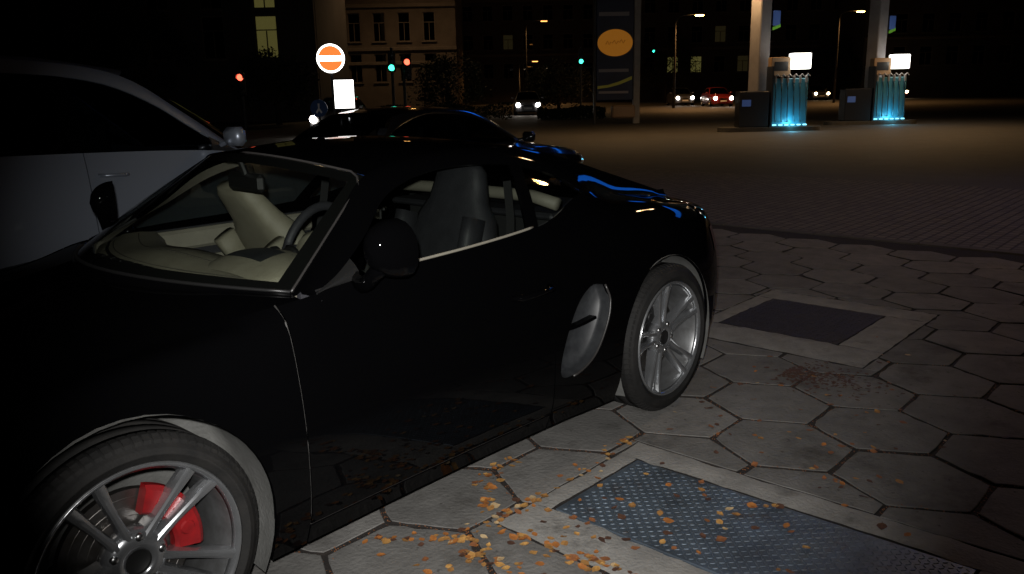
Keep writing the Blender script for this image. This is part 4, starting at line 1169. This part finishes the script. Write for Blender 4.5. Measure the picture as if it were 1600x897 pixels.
# ------------------------------------------------------------------ filling station
GZ = -.06
FACE = YAW - math.pi / 2            # local x = camera right, local y = away, for things that face the street
def pump(label, loc, rz):
    t = empty('fuel_pump', loc, rz); tag(t, label, 'fuel pump', 'fuel pumps on the forecourt')
    isl = MB(); n = 10; P = []
    for k in range(n + 1): a = math.pi / 2 + math.pi * k / n; P.append((-1.35 + .42 * math.cos(a), .42 * math.sin(a)))
    for k in range(n + 1): a = -math.pi / 2 + math.pi * k / n; P.append((1.35 + .42 * math.cos(a), .42 * math.sin(a)))
    isl.prism(P, (0, 0, 0), (1, 0, 0), (0, 1, 0), (0, 0, 1), .14); isl.build('island', 'kerb', t)
    MB().box((-.62, 0, .14 + .60), (1.02, .55, 1.20), bev=.03).build('cabinet', 'pump_dark', t)
    MB().box((.62, .06, .14 + .80), (1.26, .36, 1.60), bev=.02).build('hose_cabinet', 'pump_teal', t)
    MB().box((-.03, .0, .14 + 1.0), (.06, .56, 2.0)).build('divider', 'pump_dark', t)
    MB().box((.28, .06, 2.13), (.66, .36, .62), bev=.02).build('display_housing', 'pump_brown', t)
    d = MB().box((.28, -.126, 2.14), (.46, .012, .30)).build('display', 'pump_dark', t)
    lb = MB(); lb.box((.96, .0, 2.30), (.62, .46, .52), bev=.03); lb.build('light_box', 'pump_light', t)
    for k in range(6):
        x = .10 + k * .21
        MB().tube([(x, -.15, 1.62), (x - .02, -.24, 1.45), (x - .01, -.27, 1.0), (x, -.27, .55), (x + .03, -.24, .32), (x + .06, -.16, .30)], .024, 6).build('hose', 'hose', t, smooth=True)
        nz = MB(); nz.box((x, -.17, 1.70), (.07, .09, .24), bev=.015); nz.tube([(x, -.17, 1.80), (x + .04, -.22, 1.88), (x + .10, -.26, 1.80)], [.03, .022, .014], 6); nz.build('nozzle', 'nozzle', t)
    for k in range(6):
        MB().box((.12 + k * .21, -.20, .20), (.13, .05, .045), bev=.01).build('foot_light', 'pump_cyan', t)
    MB().box((-.9, -.29, .95), (.30, .02, .22)).build('price_plate', 'flag_blue', t)
    ld = bpy.data.lights.new('foot_light_glow', 'POINT'); ld.energy = 22; ld.color = (.15, .7, 1); ld.shadow_soft_size = .15
    lo = bpy.data.objects.new('foot_light_glow', ld); COL.objects.link(lo); lo.parent = t; lo.location = (.65, -.42, .26)
    l2 = bpy.data.lights.new('light_box_glow', 'POINT'); l2.energy = 10; l2.color = (1, .93, .78); l2.shadow_soft_size = .2
    lo = bpy.data.objects.new('light_box_glow', l2); COL.objects.link(lo); lo.parent = t; lo.location = (.85, -.55, 2.3)
    return t
p1 = at(1203, 29.2, GZ, 160); p2 = at(1362, 32.5, GZ, 150)
pump('fuel pump with a lit white box, nearer the blue price pylon', p1, FACE + .04)
pump('fuel pump with blue glowing hoses, the one farther from the price pylon', p2, FACE + .04)
def column(loc, label, h):
    t = empty('canopy_column', loc, FACE + .5); tag(t, label, 'column', 'canopy columns beside the pumps')
    MB().box((0, 0, h / 2), (.50, .50, h), bev=.03).build('shaft', 'column_grey', t)
    MB().box((0, 0, .25), (.60, .60, .5), bev=.03).build('plinth', 'pump_dark', t)
    fl_ = MB(); fl_.box((.42, -.30, 3.75), (.34, .05, .50), bev=.02); fl_.build('logo_plate', 'flag_blue', t)
    sw_ = MB(); sw_.prism([(-.17, -.05), (.17, .06), (.17, .16), (-.17, .05)], (.42, -.33, 3.40), (1, 0, 0), (0, 0, 1), (0, 1, 0), .04); sw_.build('logo_swoosh', 'flag_green', t)
    return t
CH = 5.5
column(at(1187, 29.9, GZ, 80), 'pale square canopy column behind the nearer fuel pump', CH)
column(at(1369, 33.2, GZ, 80), 'pale square canopy column behind the farther fuel pump', CH)
# canopy over the forecourt, with its blue light strip
can = empty('station_canopy', at(1290, 24, 0), FACE); tag(can, 'flat station canopy above the pumps with a blue light strip round its edge', 'canopy')
CW, CD, CZ = 17., 17., CH - .06
MB().box((0, 0, CZ + .45), (CW, CD, .9), bev=.05).build('deck', 'canopy_panel', can)
for (x, y, sx, sy) in ((2.2, -CD / 2 - .03, 8.6, .06), (-5.8, -CD / 2 - .03, 2.2, .06)):
    MB().box((x, y, CZ + .50), (sx, sy, .72)).build('light_strip', 'canopy_blue', can)

for (x, y, e) in ((-5.5, 3.5, 520), (-1.0, 5.5, 420), (1.5, -1.5, 330), (5.5, 4.5, 700)):  # unseen lamps, added under the canopy to warm the forecourt ground
    dl = MB().box((x, y, CZ - .02), (.5, .5, .05), bev=.015).build('downlight', 'downlight', can)
    ld = bpy.data.lights.new('added_downlight_glow', 'SPOT'); ld.energy = e; ld.color = (1, .58, .24); ld.shadow_soft_size = .25; ld.spot_size = R(150); ld.spot_blend = .8
    lo = bpy.data.objects.new('added_downlight_glow', ld); COL.objects.link(lo); lo.parent = can; lo.location = (x, y, CZ - .12)

# price pylon
py_ = empty('price_pylon', at(960, 37.6, GZ, 65), FACE + .05); tag(py_, 'tall dark blue station pylon with a glowing orange oval', 'sign')
MB().box((0, 0, 4.5), (1.62, .32, 7.0), bev=.03).build('panel', 'pylon_blue', py_)
MB().box((.98, 0, 4.2), (.30, .26, 8.6), bev=.03).build('post', 'post_pale', py_)
MB().box((-.86, 0, 4.2), (.10, .26, 8.6), bev=.02).build('post', 'post_metal', py_)
ov = MB(); ov.prism([(.76 * math.cos(a), .56 * math.sin(a)) for a in np.linspace(0, 2 * math.pi, 41)[:-1]], (0, -.16, zat(65, 37.6, 960)), (1, 0, 0), (0, 0, 1), (0, -1, 0), .06)
ovo = ov.build('oval', 'oval_orange', py_)
for dx, dz, w_ in ((-.30, -.03, .22), (0, .0, .26), (.30, .03, .24)):
    q = MB(); q.tube([(dx - w_ / 2, -.224, zat(65, 37.6, 960) + dz - .03), (dx - w_ / 6, -.224, zat(65, 37.6, 960) + dz + .10), (dx + w_ / 6, -.224, zat(65, 37.6, 960) + dz - .05), (dx + w_ / 2, -.224, zat(65, 37.6, 960) + dz + .07)], .022, 5); q.build('script_stroke', 'oval_dark', ovo)
for pyv, hh in ((20, .16), (108, .13), (142, .10)):
    MB().box((-.05, -.17, zat(pyv, 37.6, 960)), (1.3, .03, hh)).build('price_band', 'pale_band', py_)
q = MB(); S = [(-.75, 0), (-.3, .05), (.2, .17), (.75, .38), (.75, .52), (.2, .30), (-.3, .16), (-.75, .12)]
q.prism(S, (0, -.16, zat(132, 37.6, 960) - .12), (1, 0, 0), (0, 0, 1), (0, -1, 0), .03); q.build('swoosh', 'swoosh', py_)
MB().box((.35, -.30, zat(172, 37.6, 960)), (1.0, .5, .55), bev=.06).build('planter', 'pump_brown', py_)

# ------------------------------------------------------------------ signs and signals
def post_sign():
    t = empty('no_entry_sign', at(516, 19.6, GZ, 87), FACE); tag(t, 'round red and white no entry sign on a grey post', 'sign')
    z = zat(87, 19.6, 516)
    MB().tube([(0, .04, 0), (0, .04, z + .33)], .03, 10).build('post', 'post_metal', t)
    MB().lathe([(.0, 0), (.0, .315), (.02, .318), (.02, 0)], c=(0, 0, z), n=40, closed=False).build('white_rim', 'sign_white_glow', t)
    for s_ in (1, -1):
        P = [(.275 * math.cos(a), .275 * math.sin(a)) for a in np.linspace(math.asin(.06 / .275), math.pi - math.asin(.06 / .275), 24)]
        P = [(x, s_ * y) for x, y in P]
        m = MB(); m.prism(P, (0, -.003, z), (1, 0, 0), (0, 0, 1), (0, -1, 0), .004); m.build('red_field', 'sign_red_glow', t)
    for dz in (-.12, .12): MB().box((0, .03, z + dz), (.09, .04, .04)).build('clamp', 'post_metal', t)
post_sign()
t = empty('blue_arrow_sign', at(498, 26, GZ, 166), FACE); tag(t, 'small round blue sign with a white arrow beside the no entry post', 'sign')
z = zat(166, 26, 498)
MB().tube([(0, .04, 0), (0, .04, z + .28)], .03, 8).build('post', 'post_metal', t)
MB().lathe([(0, 0), (0, .26), (.02, .26), (.02, 0)], c=(0, 0, z), n=32, closed=False).build('disc', 'sign_blue', t)
m = MB(); m.prism([(-.03, .14), (.03, .14), (.02, 0), (.10, -.12), (.06, -.16), (0, -.06), (-.06, -.16), (-.10, -.12), (-.02, 0)], (0, -.004, z), (1, 0, 0), (0, 0, 1), (0, -1, 0), .005); m.build('arrow', 'white_paint', t)

t = empty('poster_light_box', at(537, 27, GZ, 143), FACE + .25); tag(t, 'bright white backlit poster box behind the no entry sign', 'light box')
zc = (zat(122, 27, 537) + zat(166, 27, 537)) / 2; hh = zat(122, 27, 537) - zat(166, 27, 537)
MB().box((0, .05, zc), (.70, .16, hh + .10), bev=.03).build('frame', 'post_metal', t)
MB().box((0, -.04, zc), (.62, .02, hh)).build('poster', 'poster_white', t)
MB().box((0, .05, (zc - hh / 2) / 2), (.22, .10, zc - hh / 2)).build('leg', 'post_metal', t)

def signal(label, px, py, dist, lit, arm=0., extra=None):
    t = empty('traffic_light', at(px, dist, GZ, py), FACE); tag(t, label, 'traffic light', 'traffic lights along the avenue')
    z = zat(py, dist, px) - GZ; order = ['red', 'amber', 'green']; i = order.index(lit); zt = z + i * .30
    MB().tube([(arm, .15, 0), (arm, .15, zt + .35)], .07, 10).build('post', 'post_metal', t)
    if arm: MB().tube([(arm, .15, zt - .2), (0, .15, zt - .2)], .04, 6).build('bracket', 'post_metal', t)
    MB().box((0, .10, zt - .30), (.36, .20, 1.0), bev=.04).build('housing', 'lamp_off', t)
    for k, c in enumerate(order):
        zz = zt - .30 * k
        m = {'red': 'red_lamp', 'green': 'green_lamp'}.get(c, 'lamp_off') if k == i else 'lamp_off'
        lens = MB().lathe([(-.04, 0), (-.03, .10), (0, .14), (.02, .14)], c=(0, -.01, zz), n=20, closed=False).build('lens', m, t)
        MB().lathe([(-.16, .142), (-.16, .149), (0, .149), (0, .142)], c=(0, -.01, zz), n=14, a0=-.3, a1=math.pi + .3).build('visor', 'lamp_off', lens)
signal('traffic light showing red, alone at the left by the dark tree', 375, 121, 38, 'red')
signal('traffic light showing green, left one of the close pair', 612, 106, 42, 'green')
signal('traffic light showing red, right one of the close pair', 636, 97, 42, 'red', arm=-.2)
signal('traffic light showing green left of the blue pylon', 908, 96, 58, 'green')
signal('small far traffic light showing green right of the blue pylon', 1021, 80, 95, 'green')

# ------------------------------------------------------------------ street lamps
def street_lamp(label, loc, h, rz, energy, m='sodium', group='sodium street lamps', sc=1.):
    t = empty('street_lamp', loc, rz); tag(t, label, 'street lamp', group)
    MB().tube([(0, 0, 0), (0, 0, h * .5), (0, 0, h - .5), (.15, 0, h - .12), (.6, 0, h + .05), (1.4, 0, h + .08)], [.11, .085, .06, .055, .05, .045], 8).build('pole', 'post_metal', t, smooth=True)
    MB().box((1.65, 0, h + .10), (.75 * sc, .30 * sc, .14), bev=.04).build('lamp_head', 'post_metal', t)
    MB().box((1.68, 0, h - .005), (.60 * sc, .24 * sc, .09), bev=.03).build('lamp_bowl', m, t)
    if energy:
        ld = bpy.data.lights.new('lamp_glow', 'SPOT'); ld.energy = energy; ld.color = (1, .50, .17); ld.shadow_soft_size = .25; ld.spot_size = R(155); ld.spot_blend = .6
        lo = bpy.data.objects.new('lamp_glow', ld); COL.objects.link(lo); lo.parent = t; lo.location = (1.68, 0, h - .12)
    return t
def lamp_at(label, px, py, dist, energy, m='sodium', flip=0):
    h = zat(py, dist, px) - GZ; p = at(px, dist, GZ, py); off = 1.68 * (-1 if flip else 1)
    rz = FACE + (math.pi if flip else 0)
    p = p - Vector((off * r_[0], off * r_[1], 0))
    return street_lamp(label, p, h, rz, energy, m)
lamp_at('lit sodium street lamp between the pylon and the nearer canopy column', 1093, 24, 62, 2200)
lamp_at('lit sodium street lamp left of the farther canopy column', 1345, 18, 70, 2200)
lamp_at('small far sodium street lamp left of the blue pylon', 836, 96, 90, 900, 'sodium_far')
lamp_at('faint far sodium street lamp high above the avenue', 850, 33, 80, 900, 'sodium_far')
def added_lamp(label, loc, energy, rz):  # lamps and wires out of view, added to light the setts and stucco wall
    t = empty('added_hanging_lamp', loc, rz); tag(t, label, 'street lamp', 'unseen lamps added over the street')
    MB().tube([(-13, 0, .55), (-6, 0, .32), (0, 0, .22), (6, 0, .32), (13, 0, .55)], .008, 5).build('added_span_wire', 'post_metal', t)
    MB().box((0, 0, .12), (.62, .30, .16), bev=.04).build('lamp_head', 'post_metal', t)
    MB().box((0, 0, .0), (.52, .24, .08), bev=.03).build('lamp_bowl', 'sodium', t)
    ld = bpy.data.lights.new('lamp_glow', 'SPOT'); ld.energy = energy; ld.color = (1, .66, .34); ld.shadow_soft_size = .25; ld.spot_size = R(150); ld.spot_blend = .7
    lo = bpy.data.objects.new('lamp_glow', ld); COL.objects.link(lo); lo.parent = t; lo.location = (0, 0, -.10)
added_lamp('unseen sodium lamp added over the sett lane at the right', (10.6, -1.0, 7.6), 300, 1.5)
added_lamp('unseen sodium lamp added to light the pale stucco building', spot(640, -130, 60), 1000, FACE)

# ------------------------------------------------------------------ traffic on the avenue
TR = 'cars driving on the avenue with headlights on'
def traffic(label, px, py, dist, lit, paint, turn=0.):
    # headlight centre seen at px, py; the car faces the camera
    p = at(px, dist, GZ, py); rz = FACE + math.pi / 2 + turn
    p = p + Vector((fwd_h[0], fwd_h[1], 0)) * .84
    return street_car('oncoming_car', label, p, rz, paint, zs=1., res=4, lit=lit, group=TR)
traffic('oncoming car with white headlights, nearest the dark trees at centre', 825, 158, 52, 'headlamp_white', 'grey_paint')
traffic('oncoming car with white headlights just right of the blue pylon', 1071, 148, 70, 'headlamp_white', 'grey_paint')
traffic('oncoming car with white and orange headlights left of the nearer pump', 1131, 148, 64, 'headlamp_white', 'red_paint')
traffic('oncoming car with warm headlights between the two fuel pumps', 1285, 143, 82, 'headlamp_warm', 'grey_paint')
traffic('oncoming car with white headlights below the no entry sign', 514, 177, 31, 'headlamp_white', 'grey_paint')
traffic('small far oncoming car with warm headlights right of the pylon post', 1035, 146, 120, 'headlamp_warm', 'grey_paint')
traffic('small far oncoming car with white headlights in the middle of the avenue', 900, 150, 105, 'headlamp_warm', 'red_paint')
traffic('small far oncoming car with warm headlights behind the nearer pump', 1172, 146, 110, 'headlamp_warm', 'grey_paint')
traffic('oncoming car with warm headlights at the edge of the farther pump', 1408, 138, 84, 'headlamp_warm', 'red_paint')

# ------------------------------------------------------------------ buildings
def building(name, label, px0, px1, dist, h, rows, ww, wh, step, m, lit=(), trims=(), turn=0., depth=10., x_in=1.0):
    a = at(px0, dist, GZ); b = at(px1, dist, GZ); W_ = (b - a).length; c = (a + b) / 2
    t = empty(name, c, FACE + turn); tag(t, label, 'building')
    cols = [x for x in np.arange(-W_ / 2 + x_in, W_ / 2 - x_in + .01, step)]
    holes = sorted([(x - ww / 2, x + ww / 2) for x in cols])
    # wall built of piers and spandrels so every window is a real opening
    wl_ = MB(); th = .35
    zs = [0.]
    for z in rows: zs += [z, z + wh]
    zs.append(h)
    for i in range(0, len(zs), 2):
        wl_.box((0, th / 2, (zs[i] + zs[i + 1]) / 2), (W_, th, zs[i + 1] - zs[i]))
    for z in rows:
        e = [-W_ / 2] + [v for q in holes for v in q] + [W_ / 2]
        for i in range(0, len(e), 2):
            if e[i + 1] - e[i] > .02: wl_.box(((e[i] + e[i + 1]) / 2, th / 2, z + wh / 2), (e[i + 1] - e[i], th, wh))
    wl_.box((0, depth - .2, h / 2), (W_, .3, h)); wl_.box((-W_ / 2 + .15, depth / 2 + .1, h / 2), (.3, depth - .8, h)); wl_.box((W_ / 2 - .15, depth / 2 + .1, h / 2), (.3, depth - .8, h))
    wl_.box((0, depth / 2, h + .1), (W_ + .4, depth + .4, .2))
    wall = wl_.build('wall', m, t)
    for z in trims: MB().box((0, -.11, z), (W_ + .1, .22, .28), bev=.04).build('cornice', 'stone_trim', t)
    k = 0
    for z in rows:
        for x in cols:
            fr = MB(); f = .07
            for (cx, cz, sx, sz) in ((x - ww / 2 + f / 2, z + wh / 2, f, wh), (x + ww / 2 - f / 2, z + wh / 2, f, wh), (x, z + f / 2, ww - 2 * f, f), (x, z + wh - f / 2, ww - 2 * f, f), (x, z + wh * .66, ww - 2 * f, f * .8), (x, z + wh * .33, f * .8, wh * .62)):
                fr.box((cx, .18, cz), (sx, .08, sz))
            wo = fr.build('window', 'window_frame', t)
            mm = 'pane_dark'
            MB().box((x, .20, z + wh / 2), (ww - .02, .01, wh - .02)).build('pane', mm if (k not in lit) else 'side_glass', wo)
            MB().box((x, .9, z + wh / 2), (ww + .6, .05, wh + .5)).build('room', lit.get(k, 'room_dark') if isinstance(lit, dict) else 'room_dark', wo)
            MB().box((x, -.07, z - .05), (ww + .24, .20, .09), bev=.02).build('sill', 'stone_trim', wo)
            k += 1
    return t
D1 = 68
building('townhouse', 'pale stucco building with a row of tall dark windows behind the no entry sign', 500, 715, D1, 14, [2.2 + .1, zat(64, D1, 600), zat(64, D1, 600) + 3.6], .95, 2.15, 1.95, 'stucco', trims=(zat(76, D1, 600), zat(98, D1, 600), zat(8, D1, 600)))
D2 = 50
building('corner_building', 'dark building at the left with one tall lit yellow window', 60, 498, D2, 14, [zat(90, D2, 408), zat(90, D2, 408) + 2.75], 1.3, 2.4, 3.05, 'stucco_dark', lit={4: 'room_lit', 9: 'room_lit'}, x_in=1.25)
D3 = 100
building('office_block', 'dark far block above the avenue between pale building and pylon', 720, 935, D3, 16, [2.8, 6.0, 9.2, 12.2], 1.2, 1.7, 2.3, 'stucco_dark', lit={9: 'room_lit_dim', 22: 'room_lit_dim'}, trims=(5.4, 11.4))
D4 = 96
building('apartment_block', 'dark far block behind the fuel pumps', 1000, 1330, D4, 18, [3.0, 6.2, 9.4, 12.4], 1.3, 1.8, 2.6, 'stucco_dark', lit={1: 'room_lit', 2: 'room_lit', 4: 'room_lit_dim', 12: 'room_lit_dim', 17: 'room_lit_dim'}, trims=(5.6, 11.9))
building('corner_house', 'dark brown house at the right beyond the forecourt', 1345, 1760, 88, 15, [3.2, 6.4, 9.6], 1.3, 1.9, 2.7, 'stucco_dark', trims=(5.9,))

# ------------------------------------------------------------------ trees and shrubs
def tree(name, label, loc, h, cr, n, seed, m='foliage', group='trees along the avenue', low=.32):
    r = random.Random(seed); t = empty(name, loc, r.uniform(0, 6)); tag(t, label, 'tree', group)
    mb = MB(); hh = h * .55
    mb.tube([(0, 0, 0), (.05, 0, hh * .4), (0, .06, hh * .8), (.04, 0, hh * 1.25)], [.17, .13, .10, .05], 8)
    tips = []
    for k in range(9):
        a = k * 2.4 + r.uniform(-.3, .3); z0 = hh * r.uniform(.5, 1.1); rr = cr * r.uniform(.45, .8); z1 = z0 + r.uniform(.15, .35) * h
        mb.tube([(0, 0, z0), (rr * .5 * math.cos(a), rr * .5 * math.sin(a), z0 + (z1 - z0) * .65), (rr * math.cos(a), rr * math.sin(a), z1)], [.06, .04, .015], 5); tips.append((rr * math.cos(a), rr * math.sin(a), z1))
    mb.build('trunk', 'bark', t, smooth=True)
    cl = []
    for k in range(34):
        a = r.uniform(0, 6.28); b = r.uniform(-.8, 1); q = r.uniform(.5, 1) ** .6 * cr
        cl.append((q * math.cos(a) * math.sqrt(max(.1, 1 - b * b)), q * math.sin(a) * math.sqrt(max(.1, 1 - b * b)), h * (low + 1) / 2 + b * h * (1 - low) / 2 * .9, r.uniform(.22, .42) * cr))
    V = []; F = []
    for k in range(n):
        c = cl[r.randrange(len(cl))]; v = Vector((r.gauss(0, 1), r.gauss(0, 1), r.gauss(0, 1))).normalized() * (r.random() ** .4) * c[3]
        p = Vector(c[:3]) + v; nn = Vector((r.gauss(0, 1), r.gauss(0, 1), r.gauss(.6, 1))).normalized(); a = nn.orthogonal().normalized(); a.rotate(Matrix.Rotation(r.uniform(0, 6.28), 3, nn)); b = nn.cross(a); s = r.uniform(.06, .13)
        i = len(V); V += [p - a * s, p - b * s * .5, p + a * s, p + b * s * .5]; F.append((i, i + 1, i + 2, i + 3))
    mesh('crown', V, F, m, t)
    return t
tree('street_tree', 'dark round tree below the lit yellow window', at(432, 44, GZ), zat(82, 44, 432), 1.9, 5200, 3, low=.18)
tree('street_tree', 'dark tree left of the headlights at centre', at(700, 56, GZ), zat(95, 56, 700), 2.3, 5200, 4, low=.15)
tree('street_tree', 'dark tree between the centre headlights and the green light', at(873, 62, GZ), zat(100, 62, 873), 2.2, 5200, 5, low=.12)
tree('street_tree', 'dark tree behind the small far green light', at(1040, 84, GZ), zat(60, 84, 1040), 3.2, 5200, 6, low=.2)
tree('street_tree', 'dark tree in the gap between the two fuel pumps', at(1300, 90, GZ), zat(70, 90, 1300), 3.0, 5200, 8, low=.2)
tree('street_tree', 'dark tree at the left edge before the dark building', at(230, 46, GZ), zat(20, 46, 230), 2.4, 5200, 9, low=.25)
def hedge(label, px0, px1, py, dist, seed):
    a = at(px0, dist, GZ); b = at(px1, dist, GZ); W_ = (b - a).length; h = zat(py, dist, (px0 + px1) / 2) - GZ; t = empty('hedge', (a + b) / 2, FACE); tag(t, label, 'hedge', 'hedges along the avenue')
    r = random.Random(seed); V = []; F = []
    for k in range(4200):
        x = r.uniform(-W_ / 2, W_ / 2); z = r.random() ** .7 * h * (1 + .12 * math.sin(x * 2.1)); y = r.gauss(0, .3)
        p = Vector((x, y, z)); nn = Vector((r.gauss(0, 1), r.gauss(-.5, 1), r.gauss(.3, 1))).normalized(); q = nn.orthogonal().normalized(); b_ = nn.cross(q); s = r.uniform(.04, .08)
        i = len(V); V += [p - q * s, p - b_ * s * .6, p + q * s, p + b_ * s * .6]; F.append((i, i + 1, i + 2, i + 3))
    mesh('foliage', V, F, 'hedge', t)
    for k in range(8): MB().tube([(-W_ / 2 + (k + .5) * W_ / 8, 0, 0), (-W_ / 2 + (k + .6) * W_ / 8, .05, h * .8)], [.03, .01], 5).build('stem', 'bark', t)
hedge('low dark hedge behind the black sedan', 560, 800, 165, 46, 21)
hedge('low dark hedge left of the blue pylon', 840, 945, 168, 44, 22)
